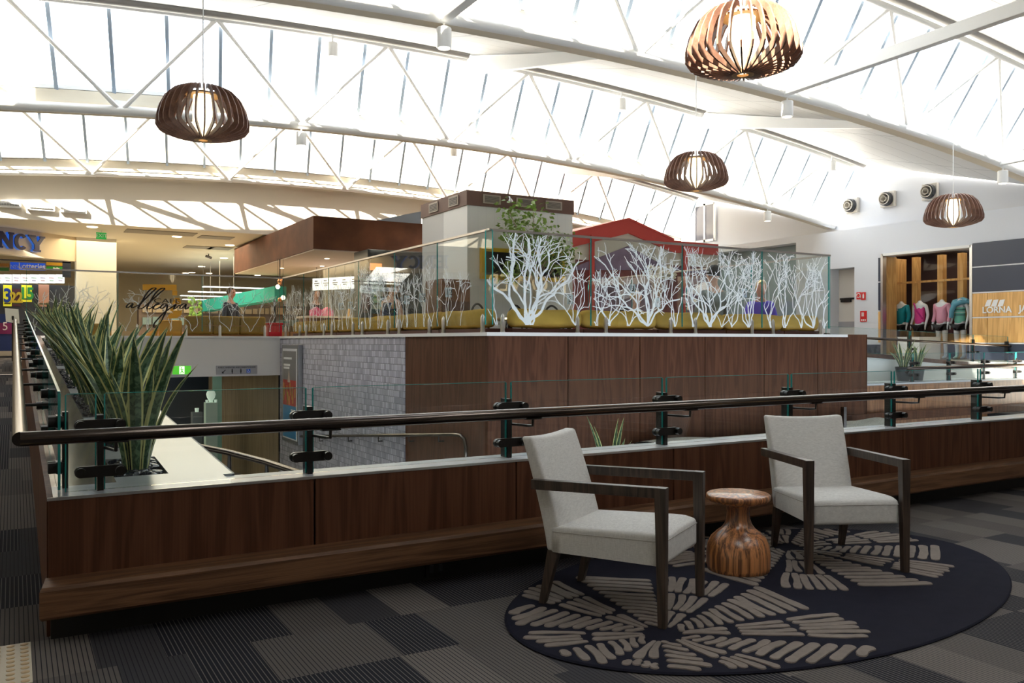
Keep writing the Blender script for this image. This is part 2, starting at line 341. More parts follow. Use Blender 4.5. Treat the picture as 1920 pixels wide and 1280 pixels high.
# ------------------------------------------------------------------ roof
CP = M['ceiling_panel']
for k in range(3):
    y0, y1 = YS[k], YS[k+1]+DY
    b = MB()
    for i in range(len(xs)-1):
        xa, xb = xs[i], xs[i+1]
        for j in range(6):
            ta, tb = j/6, (j+1)/6
            if k == 0 and (((12.4 < xa < 13.9) and j in (3, 4)) or (2.2 < xa < 4.2 and j == 0)): continue      # openings added so sun reaches the far parapet and nearest pendant
            q = [(x+DX*t, y0+(y1-y0)*t, zb(x)+.1+(DZ-.05)*t) for x, t in ((xa, ta), (xb, ta), (xb, tb), (xa, tb))]
            b.prism(q, (0, 0, .06))
    struct(b.build('ceiling_roof', CP))
MULL = mat('glazing_bar_grey', (.42, .50, .60), .4)
for k in (1, 2, 3):
    Y = YS[k]
    wr = sroot('window_%d' % k)
    b = MB(); b.grid([[(x, Y, zb(x)+.05) for x in xs], [(x+DX, Y+DY, zb(x)+DZ) for x in xs]]); b.build('glazing', ROOFG, wr)
    if k == 1: b = MB(); q = [x for x in xs if x < 3]; b.grid([[(x, Y+.03, zb(x)+.05) for x in q], [(x+DX, Y+DY+.03, zb(x)+DZ) for x in q]]); b.build('sun_block_infill', STW, wr)  # out-of-view infill added to keep a sun streak off the island wood
    for i, x in enumerate(xs):
        m_ = MB().bar((x+.02, Y, zb(x)+.25), (x+DX, Y+DY, zb(x)+DZ), .055, .03).build('glazing_bar', MULL, wr)
GUT = mat('cream_gutter', (.80, .72, .58), .6)
nod = ['nearest', 'middle', 'farthest']
for k in (1, 2, 3):
    Y = YS[k]; Yc = Y-.12 if k < 3 else Y+.04
    t = thing('roof_truss', ['', 'white arched roof truss nearest the camera, with long struts', 'white arched roof truss in the middle of the glass roof', 'white arched roof truss above the sunlit end wall'][k], 'roof truss', (7, Y, zb(7)), group=None)
    b = MB(); b.tube([(x, Yc, zb(x)) for x in xs], .075 if k < 3 else .055, 10); b.build('bottom_chord', STW, t, smooth=True)
    b = MB(); b.tube([(x+DX, Y+DY-.05, zb(x)+DZ-.05) for x in xs], .055, 10); b.build('top_chord', STW, t, smooth=True)
    b = MB(); n = len(xs)
    gy, gz = (-.05, -.04) if k < 3 else (.02, .08)
    P = [[(x, Y+gy, zb(x)+gz) for x in xs], [(x, Y+gy, zb(x)+.30) for x in xs], [(x, Y+.16, zb(x)+.30) for x in xs], [(x, Y+.16, zb(x)+gz) for x in xs]]
    b.grid(P+[P[0]]); b.build('box_gutter', GUT, t)
    b = MB(); b.grid([[(x, Y-.05, zb(x)+.31) for x in xs], [(x, Y-.05, zb(x)+.37) for x in xs], [(x, Y+.2, zb(x)+.37) for x in xs], [(x, Y+.2, zb(x)+.31) for x in xs], [(x, Y-.05, zb(x)+.31) for x in xs]]); b.build('sill', STW, t)
    nx = [1.48+2.93*i for i in range(-2, 7)]
    for i, x in enumerate(nx):
        if x > 18.5: continue
        for s in (-1, 1):
            xt = x+s*1.465
            if xt > 18.5: continue
            a = Vector((x, Yc, zb(x))); c = Vector((xt+DX, Y+DY-.05, zb(xt)+DZ-.05)); m1 = a.lerp(c, .25); m2 = a.lerp(c, .75)
            b = MB(); b.tube([a, m1, m2, c], [.045, .032, .032, .045], 8); b.build('web_member', STW, t, smooth=True)
        MB().box((x-.09, Yc-.015, zb(x)-.06), (x+.09, Yc+.015, zb(x)+.16)).build('gusset', STW, t)
    if k == 1:
        for x in (4.4, 10.2, 16.0):
            MB().bar((x, Yc, zb(x)+.02), (x, 3.5, zb(x)+.12), .12, .17).build('strut', STW, t, bevel=.01)
    if k < 3:
        for x in (7.33, 13.2):
            MB().hexa([(x-.06, Yc, zb(x)), (x+.06, Yc, zb(x)), (x+.06, YS[k+1]+DY, zb(x)+DZ-.32), (x-.06, YS[k+1]+DY, zb(x)+DZ-.32),
                       (x-.06, Yc, zb(x)+.1), (x+.06, Yc, zb(x)+.1), (x+.06, YS[k+1]+DY, zb(x)+DZ), (x-.06, YS[k+1]+DY, zb(x)+DZ)]).build('strut', STW, t)
# blind tubes along the head of each glazing
BT = mat('blind_tube_grey', (.36, .34, .32), .5)
def blind(k, x0, x1, label):
    n = 8; Y = YS[k]+DY-.28
    p = [(x0+(x1-x0)*i/n, Y, zb(x0+(x1-x0)*i/n)+DZ-.02) for i in range(n+1)]
    o = MB().tube(p, .10, 12).build('roller_blind', BT, smooth=True); tag(o, label, 'roller blind', 'rolled blinds under the roof')
    return o
blind(2, -1, 7.2, 'long grey rolled blind above the middle glazing, left of the first fin strut')
blind(2, 7.6, 13.0, 'grey rolled blind above the middle glazing, between the two fin struts')
blind(2, 13.6, 18.4, 'short grey rolled blind above the middle glazing ending at the right wall')
blind(3, 7.6, 18.2, 'grey rolled blind above the far glazing, behind the round pendant')
blind(1, 11.0, 16, 'grey rolled blind at the top right corner above the diagonal beam')
# spotlights
SPOT_E = mat('spot_lens', (1, .95, .85), .4, emit=(1, .9, .7), es=3.0)
def spot(loc, drop, label, r=.09, h=.24):
    t = thing('ceiling_spotlight', label, 'spotlight', loc, group='white cylinder spotlights on the roof steel')
    x, y, z = loc
    MB().lathe([(r*.95, -h/2), (r, -h/2+.01), (r, h/2-.01), (r*.9, h/2)], loc, 20).build('housing', STW, t, smooth=True)
    MB().lathe([(r*.8, -h/2-.004), (r*.8, -h/2+.01)], loc, 20).build('lens', SPOT_E, t)
    MB().tube([(x, y, z+h/2-.01), (x, y, z+h/2+drop)], .015, 8).build('stem', STW, t)
def spot_at(k, x, dz, dy, drop, label, top=False):
    Y = YS[k]; z = zb(x)+(DZ if top else 0); spot((x, (Y+DY-.28 if top else Y-.12)+dy, z+dz), drop, label)
spot_at(2, 4.63, -.37, 0, .17, 'white cylinder spotlight hanging left, under the long rolled blind', True)
spot_at(2, 10.75, -.37, 0, .17, 'white cylinder spotlight hanging from the blind between the fin struts', True)
spot_at(2, 17.2, -.37, 0, .17, 'white cylinder spotlight hanging from the blind nearest the right wall', True)
spot_at(3, 9.8, -.37, 0, .17, 'small distant white spotlight under the far blind, above the kiosk', True)
spot_at(1, 4.41, -.25, 0, .08, 'lit white spotlight at the nearest truss, where the first diagonal beam starts')
spot_at(1, 10.27, -.25, 0, .08, 'lit white spotlight at the foot of the long diagonal beam')
spot_at(1, 16.13, -.25, 0, .08, 'lit white spotlight at the right end of the nearest truss')
spot_at(2, 16.13, -.25, 0, .08, 'lit white spotlight in front of the grey upper wall')
spot_at(2, 4.41, -.25, 0, .08, 'pale spotlight under the middle truss, right of the left pendant')

struct(MB().box((-1.7, 12.5, 6.75), (.65, 13.9, 8.6)).build('roof_sun_blocker', WHT))  # unseen box added above the roof to keep sun off the mosaic wall
# ------------------------------------------------------------------ front parapet with bench
PX = [.13, 1.37, 2.61, 3.85, 5.09, 6.33, 7.57, 8.81, 10.05, 11.29, 12.53, 13.77, 15.01]
wf = sroot('wall_front', (7, 4.5, 0))
MB().box((.15, 4.41, 0), (15, 4.60, .60)).build('core', BLK, wf)
for a, c in zip(PX, PX[1:]):
    MB().box((a+.005, 4.38, .262), (c-.005, 4.405, .63)).build('veneer_panel', VEN, wf, bevel=.002, seg=1)
MB().box((.95, 4.385, .63), (15, 4.62, .640)).build('ledge', LAM, wf)
MB().box((.13, 4.376, .625), (15, 4.387, .639)).build('edge_trim', BRUSH, wf)
# left face of the planter along the ramp
b = MB(); b.hexa([(.13, 4.41, 0), (.155, 4.41, 0), (.155, 18.6, .9), (.13, 18.6, .9), (.13, 4.41, .637), (.155, 4.41, .637), (.155, 18.6, plz(18.6)), (.13, 18.6, plz(18.6))])
b.build('ramp_side_panel', VEN, wf)
o = MB().box((.145, 4.365, 0), (15, 4.41, .135)).build('baseboard_front', BLK); struct(o)
# timber rail / bench with mitred end
b = MB(); pr = [(4.205, .133), (4.19, .148), (4.19, .262), (4.205, .277), (4.38, .277), (4.38, .133)]
for x0, x1 in ((.095, 15),):
    n = len(pr); vs = [(x0+.03*(1 if i in (4, 5) else (0.3 if i in (0, 3) else .0)), y, z) for i, (y, z) in enumerate(pr)]+[(x1, y, z) for y, z in pr]
    b.add(vs, [tuple(range(n)), tuple(range(n, 2*n))[::-1]]+[(i, n+i, n+(i+1) % n, (i+1) % n) for i in range(n)])
b.build('trim_1', BEAM)['kind'] = 'structure'
# planter top with pebble pockets
holes = [(4.74, 5.25), (5.6, 6.5), (7.0, 8.6), (9.0, 11.2), (11.6, 14.5), (14.9, 17.8)]
b = MB()
def slab(x0, x1, y0, y1, th=.03): b.hexa([(x0, y0, plz(y0)-th), (x1, y0, plz(y0)-th), (x1, y1, plz(y1)-th), (x0, y1, plz(y1)-th), (x0, y0, plz(y0)), (x1, y0, plz(y0)), (x1, y1, plz(y1)), (x0, y1, plz(y1))])
slab(.70, 1.0, 4.62, 18.58); slab(.155, .95, 4.385, 4.62)
yy = 4.62
for a, c in holes+[(18.58, 18.58)]:
    slab(.44, .70, yy, a); yy = c
b2 = b; b = MB(); slab(.155, .44, 4.62, 18.58); struct(b.build('trim_9', mat('planter_brown_laminate', (.20, .155, .13), .16, spec=.8))); b = b2
struct(b.build('trim_2', mat('planter_laminate', (.37, .38, .40), .26, spec=1.0)))  # pale tone puts the skylight's reflection into the laminate colour
b = MB(); b.hexa([(.985, 4.62, -.5), (1.01, 4.62, -.5), (1.01, 18.58, .3), (.985, 18.58, .3), (.985, 4.62, .637), (1.01, 4.62, plz(4.62)), (1.01, 18.58, plz(18.58)), (.985, 18.58, plz(18.58))]); struct(b.build('trim_3', mat('dark_trim', (.05, .055, .07), .4)))
b = MB(); b.hexa([(.16, 4.62, .4), (.98, 4.62, .4), (.98, 18.58, 1.25), (.16, 18.58, 1.25), (.16, 4.62, plz(4.62)-.06), (.98, 4.62, plz(4.62)-.06), (.98, 18.58, plz(18.58)-.06), (.16, 18.58, plz(18.58)-.06)]); struct(b.build('wall_planter', BLK))
PEB = mat('black_pebble', (.022, .026, .038), .22)
ords = ['nearest', 'second', 'third', 'fourth', 'fifth', 'farthest']
for i, (a, c) in enumerate(holes):
    b = MB(); n = int(60+90*(c-a))
    for j in range(n):
        y = random.uniform(a+.03, c-.03); x = random.uniform(.465, .675); r = random.uniform(.016, .026)
        b.ball((x, y, plz(y)-.015+random.uniform(0, .012)), r, 6, 4, (1, random.uniform(.6, 1.2), .6))
    o = b.build('pebbles', PEB, smooth=True); tag(o, 'glossy black pebbles in the %s pocket of the sloping planter' % ords[i], 'pebbles', 'pebble pockets along the planter', 'stuff')
# snake plants
def leaf(b, uvs, base, az, h, lean, wd, curl):
    n = 9; rows = []; p = Vector(base); d = Vector((math.cos(az), math.sin(az), 0)); sd = Vector((-math.sin(az), math.cos(az), 0))
    tw = random.uniform(-.7, .7)
    for i in range(n+1):
        t = i/n; ang = lean*(.25+t*curl); 
        if i: p = p+(d*math.sin(ang)+Vector((0, 0, math.cos(ang))))*(h/n)
        ww = wd*(.42+.58*math.sin(min(1, t*1.7+.12)*PI/2))*(1-max(0, (t-.55)/.45)**1.7)
        a = tw*t; s2 = sd*math.cos(a)+d*math.sin(a); nd = d*math.cos(a)-sd*math.sin(a)
        q = .28*ww
        rows.append([p-s2*ww/2-nd*0+nd*(-q), p, p+s2*ww/2+nd*(-q)])
        uvs += [(0, t*h), (.5, t*h), (1, t*h)]
    b.grid(rows)
def snake_plant(loc, h, n, label, spread=.5, group='snake plants in the sloping planter', wd=.06, pot=None):
    x0, y0, z0 = loc; t = thing('snake_plant', label, 'plant', loc, group=group)
    b = MB(); uvs = []
    for i in range(n):
        az = i*2.4+random.uniform(-.4, .4); rr = .02+.05*math.sqrt((i+.5)/n); lean = spread*(.25+.85*math.sqrt((i+.5)/n))
        leaf(b, uvs, (x0+rr*math.cos(az), y0+rr*math.sin(az), z0-.02), az, h*random.uniform(.68, 1.05), lean, wd*random.uniform(.8, 1.15), random.uniform(.7, 1.25))
    o = b.build('foliage', M['leaf'], t, smooth=True, uvs=uvs); return t
py = [4.97, 5.8, 6.25, 7.25, 7.8, 8.35, 9.3, 9.95, 10.6, 12.0, 12.9, 13.9, 15.3, 16.3, 17.3]
pn = ['nearest snake plant with tall yellow edged leaves in the front pebble pocket', 'snake plant behind the nearest one, front of the second pocket', 'snake plant at the back of the second pebble pocket']
for i, y in enumerate(py):
    lb = pn[i] if i < 3 else 'snake plant number %s along the planter, standing %s of the %s pebble pocket' % (['four', 'five', 'six', 'seven', 'eight', 'nine', 'ten', 'eleven', 'twelve', 'thirteen', 'fourteen', 'fifteen'][i-3], ['at the front', 'in the middle', 'at the back'][(i-3) % 3], ords[2+(i-3)//3])
    snake_plant((.57, y, plz(y)-.01), .84 if i == 0 else random.uniform(.80, .92), 13, lb, .50 if i == 0 else .58, wd=.078)
# ------------------------------------------------------------------ glass balustrades
def pane(name, quad, n, parent, th=.012, edge=True, ew=.006):
    """quad: bottom left, bottom right, top right, top left; n: thickness direction"""
    q = [Vector(p) for p in quad]; n = Vector(n)*th
    o = MB().prism(q, n).build(name, GLS, parent)
    if edge:
        b = MB(); u = (q[1]-q[0]).normalized()*ew; v = (q[3]-q[0]).normalized()*ew
        b.prism([q[0]-u, q[0], q[3], q[3]-u], n); b.prism([q[1], q[1]+u, q[2]+u, q[2]], n)
        b.prism([q[3]+v*.3, q[2]+v*.3, q[2]+v*.8, q[3]+v*.8], n)
        b.build('polished_edge', EDGE, o)
    return o
def clamp(parent, c, u, n, w=.085, r=.026):
    c = Vector(c); u = Vector(u).normalized(); n = Vector(n).normalized(); b = MB(); up = Vector((0, 0, 1))
    pts = []
    for s, a0 in ((1, -PI/2), (-1, PI/2)):
        for i in range(9): a = a0+PI*i/8; pts.append(c+u*(s*w)+u*(math.cos(a)*r)+up*(math.sin(a)*r))
    b.prism([p-n*.012 for p in pts], n*.024)
    for s in (-1, 1): b.tube([c+u*s*w-n*.02, c+u*s*w+n*.045], r*.88, 14)
    return b.build('clamp', BRONZE, parent, smooth=True)
bal = thing('glass_balustrade', 'long low glass balustrade with bronze handrail on the front timber parapet', 'balustrade', (7, 4.47, .637))
YG = 4.47
MB().tube([(.024, 4.27, .924), (15, 4.27, .924)], .032, 18).build('handrail', STEEL, bal, smooth=True)
jx = [.355, 1.37, 2.61, 3.85, 5.09, 6.33, 7.57, 8.81, 10.05, 11.29, 12.53, 13.77]
edges = [.19]+jx+[15.0]
for a, c in zip(edges, edges[1:]):
    pane('glass_pane', [(a+.022, YG, .645), (c-.022, YG, .645), (c-.022, YG, 1.1), (a+.022, YG, 1.1)], (0, 1, 0), bal)
for x in jx:
    p = MB().box((x-.014, YG-.012, .634), (x+.014, YG+.075, 1.0)).build('post', BRONZE, bal)
    for z in (.955, .735): clamp(p, (x, YG-.014, z), (1, 0, 0), (0, -1, 0))
    b = MB().tube([(x+.02, YG-.01, .845), (x+.05, 4.33, .845), (x+.05, 4.275, .85), (x+.05, 4.27, .90)], .008, 8); b.box((x+.0, 4.25, .888), (x+.10, 4.29, .895)); b.build('rail_bracket', BRONZE, p)
# along the ramp
rb = thing('glass_balustrade', 'sloping glass balustrade with dark handrail running up the carpeted ramp on the left', 'balustrade', (.1, 11, 1))
def rz_(y): return .058*(y-4.38)
ry = [4.5+1.2*i for i in range(12)]+[18.5]
MB().tube([(.024, 4.27, .924)]+[(.024, y, .924+rz_(y)) for y in (8, 12, 18.5)], .032, 18).build('handrail', STEEL, rb, smooth=True)
for a, c in zip(ry, ry[1:]):
    pane('glass_pane', [(.19, a+.02, .645+rz_(a)), (.19, c-.02, .645+rz_(c)), (.19, c-.02, 1.1+rz_(c)), (.19, a+.02, 1.1+rz_(a))], (-1, 0, 0), rb, ew=.01)
for y in ry[:-1]:
    y2 = y+.1
    p = MB().box((.20, y2-.03, .634+rz_(y2)), (.225, y2+.03, 1.0+rz_(y2))).build('post', BRONZE, rb)
    for z in (.955, .735): clamp(p, (.185, y2, z+rz_(y2)), (0, 1, 0), (-1, 0, 0), .03, .03)
    MB().tube([(.19, y2, .89+rz_(y2)), (.03, y2, .89+rz_(y2)), (.024, y2, .905+rz_(y2))], .009, 8).build('rail_bracket', BRONZE, p)

# ------------------------------------------------------------------ armchairs
def armchair(label, loc, rz):
    t = thing('armchair', label, 'chair', loc, rz, 'upholstered armchairs on the oval rug')
    b = MB(); rows = []
    # seat with a crowned top
    n = 10
    def st(u, v): return Vector(((u-.5)*.52, -.325+.60*v, .432-.028*v+.012*math.sin(PI*u)*math.sin(PI*min(1, v*1.1))-.018*max(0, .12-v)/.12))
    b.grid([[st(i/n, j/n) for i in range(n+1)] for j in range(n+1)])
    o = len(b.v)
    bot = [[Vector((p.x, p.y, .275)) for p in [st(i/n, j/n) for i in range(n+1)]] for j in (0, n)]
    b.grid([[st(i/n, 0) for i in range(n+1)], bot[0]]); b.grid([[st(i/n, 1) for i in range(n+1)], bot[1]])
    b.grid([[st(0, j/n) for j in range(n+1)], [Vector((-.26, -.325+.6*j/n, .275)) for j in range(n+1)]]); b.grid([[st(1, j/n) for j in range(n+1)], [Vector((.26, -.325+.6*j/n, .275)) for j in range(n+1)]])
    b.grid(bot)
    bm = bmesh.new()
    seat = b.build('seat', FAB, t, local=True)
    bm.from_mesh(seat.data); bmesh.ops.remove_doubles(bm, verts=bm.verts, dist=.0004); bmesh.ops.recalc_face_normals(bm, faces=bm.faces)
    es = [e for e in bm.edges if len(e.link_faces) == 2 and e.calc_face_angle(0) > .7]
    bmesh.ops.bevel(bm, geom=es, offset=.026, segments=4, affect='EDGES', profile=.6, clamp_overlap=True); bm.to_mesh(seat.data); bm.free()
    for p in seat.data.polygons: p.use_smooth = True
    # piping seam around the seat
    z = .414
    sm = MB().tube([(-.2605, .26, .378), (-.2605, -.31, .390), (-.25, -.3255, .390), (.25, -.3255, .390), (.2605, -.31, .390), (.2605, .26, .378)], .0022, 6).build('piping', mat('seam_thread', (.42, .40, .37), .9), seat, local=True)
    # leaning backrest
    b = MB(); n = 8; fr = []; bk = []
    for j in range(n+1):
        v = j/n; z = .275+.575*v; yb = .30+.145*v**1.25; th = .10-.035*v; wd = .252+.008*v
        crown = .012*math.sin(PI*v)
        fr.append([Vector(((i/n-.5)*2*wd, yb-th-crown*math.sin(PI*i/n)+.018*v*(1-abs(i/n-.5)*2)*0, z-.012*v*math.sin(PI*i/n)*(1 if j == n else .3))) for i in range(n+1)])
        bk.append([Vector(((i/n-.5)*2*wd, yb, z-.012*v*math.sin(PI*i/n)*(1 if j == n else .3))) for i in range(n+1)])
    b.grid(fr); b.grid([r[::-1] for r in bk]); b.grid([fr[-1], bk[-1]]); b.grid([fr[0], bk[0]])
    b.grid([[r[0] for r in fr], [r[0] for r in bk]]); b.grid([[r[-1] for r in fr], [r[-1] for r in bk]])
    back = b.build('backrest', FAB, t, local=True)
    bm = bmesh.new(); bm.from_mesh(back.data); bmesh.ops.remove_doubles(bm, verts=bm.verts, dist=.0004); bmesh.ops.recalc_face_normals(bm, faces=bm.faces)
    es = [e for e in bm.edges if len(e.link_faces) == 2 and e.calc_face_angle(0) > .8]
    bmesh.ops.bevel(bm, geom=es, offset=.020, segments=4, affect='EDGES', profile=.6, clamp_overlap=True); bm.to_mesh(back.data); bm.free()
    for p in back.data.polygons: p.use_smooth = True
    for s in (-1, 1):
        x = s*.288
        MB().hexa([(x-.019, -.350, 0), (x+.019, -.350, 0), (x+.019, -.312, 0), (x-.019, -.312, 0), (x-.025, -.352, .655), (x+.025, -.352, .655), (x+.025, -.297, .655), (x-.025, -.297, .655)]).build('front_leg', DWOOD, t, bevel=.003, local=True)
        MB().hexa([(x-.022, -.298, .605), (x+.022, -.298, .605), (x+.018, .36, .590), (x-.018, .36, .590), (x-.024, -.298, .654), (x+.024, -.298, .654), (x+.020, .36, .640), (x-.020, .36, .640)]).build('armrest', DWOOD, t, bevel=.003, local=True)
        xr = s*.228
        MB().hexa([(xr-.016, .315, 0), (xr+.016, .315, 0), (xr+.016, .35, 0), (xr-.016, .35, 0), (xr-.024, .235, .28), (xr+.024, .235, .28), (xr+.024, .295, .28), (xr-.024, .295, .28)]).build('rear_leg', DWOOD, t, bevel=.003, local=True)
    return t
armchair('oatmeal fabric armchair seen from its side, left of the turned wooden side table', (2.70, 3.48, .012), .519)
armchair('oatmeal fabric armchair facing the camera, right of the turned wooden side table', (4.346, 3.50, .012), -.45)
# ------------------------------------------------------------------ turned side table
t = thing('side_table', 'small turned side table of striped orange wood between the two armchairs', 'table', (3.66, 3.60, .014))
MB().lathe([(.15, 0), (.176, .004), (.182, .03), (.183, .10), (.176, .15), (.158, .19), (.125, .222), (.096, .245), (.078, .27), (.068, .30), (.064, .34), (.068, .37), (.08, .385), (.09, .39)], (3.66, 3.60, .014), 48).build('pedestal', ZEB, t, smooth=1.2)
MB().lathe([(.085, .385), (.12, .390), (.165, .402), (.180, .415), (.184, .428), (.183, .440), (.176, .446), (.0, .446)], (3.66, 3.60, .014), 56).build('table_top', ZEB, t, smooth=.9)
# ------------------------------------------------------------------ oval rug with carved palm pattern
RC = Vector((3.67, 3.335)); RA, RB = 1.725, 1.015; ra = .121
ux, uy = Vector((math.cos(ra), math.sin(ra))), Vector((-math.sin(ra), math.cos(ra)))
b = MB(); n = 96
ring = lambda k, z: [(RC.x+(ux*RA*k*math.cos(2*PI*i/n)+uy*RB*k*math.sin(2*PI*i/n)).x, RC.y+(ux*RA*k*math.cos(2*PI*i/n)+uy*RB*k*math.sin(2*PI*i/n)).y, z) for i in range(n+1)]
b.grid([ring(1, .0), ring(1.003, .006), ring(.996, .012), ring(.97, .0125), ring(.0001, .0125)])
b.cur = 1
def inside(p, k=.975):
    d = p-RC; return (d.dot(ux)/RA)**2+(d.dot(uy)/RB)**2 < k*k
def stroke(p0, p1, w0, w1):
    """one carved bar of raised pile with round ends"""
    n_ = 7; good = [i for i in range(n_+1) if inside(p0.lerp(p1, i/n_))]
    if len(good) < 2: return
    a = p0.lerp(p1, good[0]/n_); c = p0.lerp(p1, good[-1]/n_)
    if (c-a).length < .02: return
    d = (c-a).normalized(); s = Vector((-d.y, d.x)); pts = []; k = 5
    bend = random.uniform(-.012, .012)
    for i in range(k+1):
        t = i/k; m = a.lerp(c, t)+s*bend*math.sin(PI*t); pts.append((m, (w0+(w1-w0)*t)*(1+random.uniform(-.12, .12))/2))
    top = []
    for j in range(7): an = PI/2+PI*j/6; top.append(pts[0][0]+(d*math.cos(an)+s*math.sin(an))*pts[0][1])
    top += [m-s*w for m, w in pts[1:-1]]
    for j in range(7): an = -PI/2+PI*j/6; top.append(pts[-1][0]+(d*math.cos(an)+s*math.sin(an))*pts[-1][1])
    top += [m+s*w for m, w in pts[-2:0:-1]]
    z0, z1 = .0115, .0165+random.uniform(0, .0012)
    cx = sum((q for q in top), Vector((0, 0)))/len(top)
    ins = [cx+(q-cx)*(1-.004/max(.01, (q-cx).length)) for q in top]
    m = len(top); b.add([(q.x, q.y, z0) for q in top]+[(q.x, q.y, z1) for q in ins], [tuple(range(m, 2*m))]+[(i, (i+1) % m, m+(i+1) % m, m+i) for i in range(m)])
def flower(c, R, nw, off, half):
    c = Vector(c)
    for k in range(nw):
        am = off+2*PI*k/nw; hw = PI/nw*.86
        A = Vector((math.cos(am), math.sin(am)))
        kind = k % 2
        if kind == 0:      # ribs across the wedge
            r = .13
            while r < R:
                w_ = .026+.030*r; hh = math.tan(hw)*r*.86
                T = Vector((-A.y, A.x)); bow = .06+.10*r
                stroke(c+A*(r-bow*.35)-T*hh+A*0, c+A*(r+bow*.35)+T*hh, w_, w_*1.15); r += w_+.024
        elif kind == 1:    # fan of bars radiating outwards
            for tier, (r0, r1, m) in enumerate(((.09, .33, 2), (.36, .63, 4), (.66, R+.02, 6))):
                for j in range(m):
                    an = am+hw*1.72*((j+.5)/m-.5); D = Vector((math.cos(an), math.sin(an)))
                    stroke(c+D*(r0+random.uniform(0, .03)), c+D*(r1-random.uniform(0, .04)), (.020, .032, .040)[tier], (.048, .042, .046)[tier])
        else:              # leaf with a mid rib and slanted veins
            stroke(c+A*.09, c+A*.27, .016, .06)
            r = .30
            while r < R-.05:
                hh = math.tan(hw)*r
                for s in (-1, 1):
                    T = Vector((-A.y, A.x))*s
                    stroke(c+A*r+T*.03, c+A*(r+.16)+T*hh*1.0, .034, .036)
                r += .066
flower((2.556, 2.985), .93, 12, .12, 0)
flower((4.34, 3.83), .93, 12, .35, 0)
RUGN = mat('navy_rug_pile', (.0165, .0165, .026), .98, spec=.08, bump=.4, bscale=400, var=.25, vscale=9); RUGT = mat('taupe_rug_pile', (.235, .20, .175), .98, spec=.08, bump=.4, bscale=400, var=.2, vscale=30)
o = b.build('rug', [RUGN, RUGT]); tag(o, 'oval navy rug with carved taupe palm pattern under the armchairs', 'rug')
# socket on the plinth and tactile strip at the ramp foot
t = thing('power_outlet', 'small black power outlet on the dark plinth left of the rug', 'outlet', (2.06, 4.36, .07))
MB().box((2.0, 4.352, .02), (2.12, 4.37, .115)).build('cover_plate', BRONZE, t, bevel=.004)
for dx in (-.025, .03): MB().box((2.06+dx-.012, 4.348, .045), (2.06+dx+.012, 4.354, .085)).build('socket', mat('socket_black', (.03, .03, .035), .3), t)
t = thing('tactile_paving', 'cream tactile paving strip with domes at the foot of the ramp', 'tactile paving', (-.6, 4.1, 0))
TAC = mat('cream_tactile', (.62, .55, .42), .6); TAD = mat('tan_tactile_dome', (.60, .44, .24), .5)
MB().box((-1.4, 3.84, .0005), (.065, 4.36, .006)).build('mat', TAC, t)
b = MB()
for i in range(28):
    for j in range(10): b.lathe([(.0165, 0), (.016, .003), (.011, .0055)], (.04-.052*i, 3.865+.052*j, .0055), 10)
d = b.build('dome', TAD, t, smooth=True); d['kind'] = 'stuff'
# ------------------------------------------------------------------ slatted pendants
BULB = mat('pendant_diffuser', (1, .9, .7), .5, emit=(1, .80, .48), es=2.6)
RINGM = mat('pendant_ring_wood', (.50, .30, .13), .5)
def pendant():
    t = thing('pendant_lamp', 'x', 'pendant lamp', (0, 0, 0))
    outp = [(.135, .268), (.20, .264), (.29, .225), (.365, .150), (.418, .045), (.448, -.075), (.446, -.135), (.415, -.178), (.33, -.212), (.20, -.245), (.07, -.262)]
    inp = [(.125, .228), (.185, .222), (.26, .188), (.325, .12), (.372, .028), (.398, -.072), (.392, -.112), (.358, -.144), (.275, -.175), (.16, -.212), (.07, -.236)]
    n = 32; sl0 = None
    for k in range(n):
        if sl0 is None:
            b = MB(); m = len(outp); th = .0065
            for s in (-1, 1): b.add([(r, s*th, z) for r, z in outp]+[(r, s*th, z) for r, z in inp], [(i, i+1, m+i+1, m+i) for i in range(m-1)])
            loop = list(range(m))+[m+i for i in range(m-1, -1, -1)]; q = len(loop)
            for i in range(q):
                a, c = loop[i], loop[(i+1) % q]; b.f.append([a, c, 2*m+c, 2*m+a]); b.mi.append(0)
            o = sl0 = b.build('slat', SLAT, t, local=True)
        else:
            o = sl0.copy(); C.objects.link(o); o.parent = t
        o.rotation_euler = (0, 0, 2*PI*k/n)
    MB().lathe([(.085, .19), (.095, .185), (.10, .10), (.10, -.10), (.075, -.19), (.05, -.225)], n=24).build('diffuser', BULB, t, smooth=True, local=True)
    def ring_(r0, r1, z0, z1, nm):
        b = MB(); k = 32; R = [[(r*math.cos(2*PI*i/k), r*math.sin(2*PI*i/k), z) for i in range(k+1)] for r, z in ((r0, z0), (r1, z0), (r1, z1), (r0, z1), (r0, z0))]
        b.grid(R); b.build(nm, RINGM, t, local=True)
    ring_(.10, .165, .185, .20, 'top_ring'); ring_(.045, .085, -.262, -.240, 'bottom_ring')
    return t
PD = [((1.64, 8.9, 3.63), 'slatted wooden pendant lamp hanging at the left over the planter side', 5.0),
      ((4.93, 4.8, 3.70), 'largest slatted wooden pendant lamp, at the top right nearest the camera', 5.6),
      ((8.28, 8.95, 3.73), 'slatted wooden pendant lamp above the red gabled kiosk', 5.1),
      ((13.26, 8.27, 3.48), 'slatted wooden pendant lamp in front of the right wall vents', 5.2)]
p0 = pendant()
for i, (loc, lb, top) in enumerate(PD):
    t = p0 if i == 0 else copy_tree(p0)
    t.location = loc; t.rotation_euler = (0, 0, .05+i*.3); t['label'] = lb; t['group'] = 'slatted wooden pendant lamps'; ORG[t] = Vector(loc)
for i, ((x, y, z), lb, top) in enumerate(PD):
    t = [o for o in bpy.data.objects if o.get('label') == lb][0]
    MB().tube([(0, 0, .18), (0, 0, top-z)], .006, 6).build('cord', STW, t, local=True)
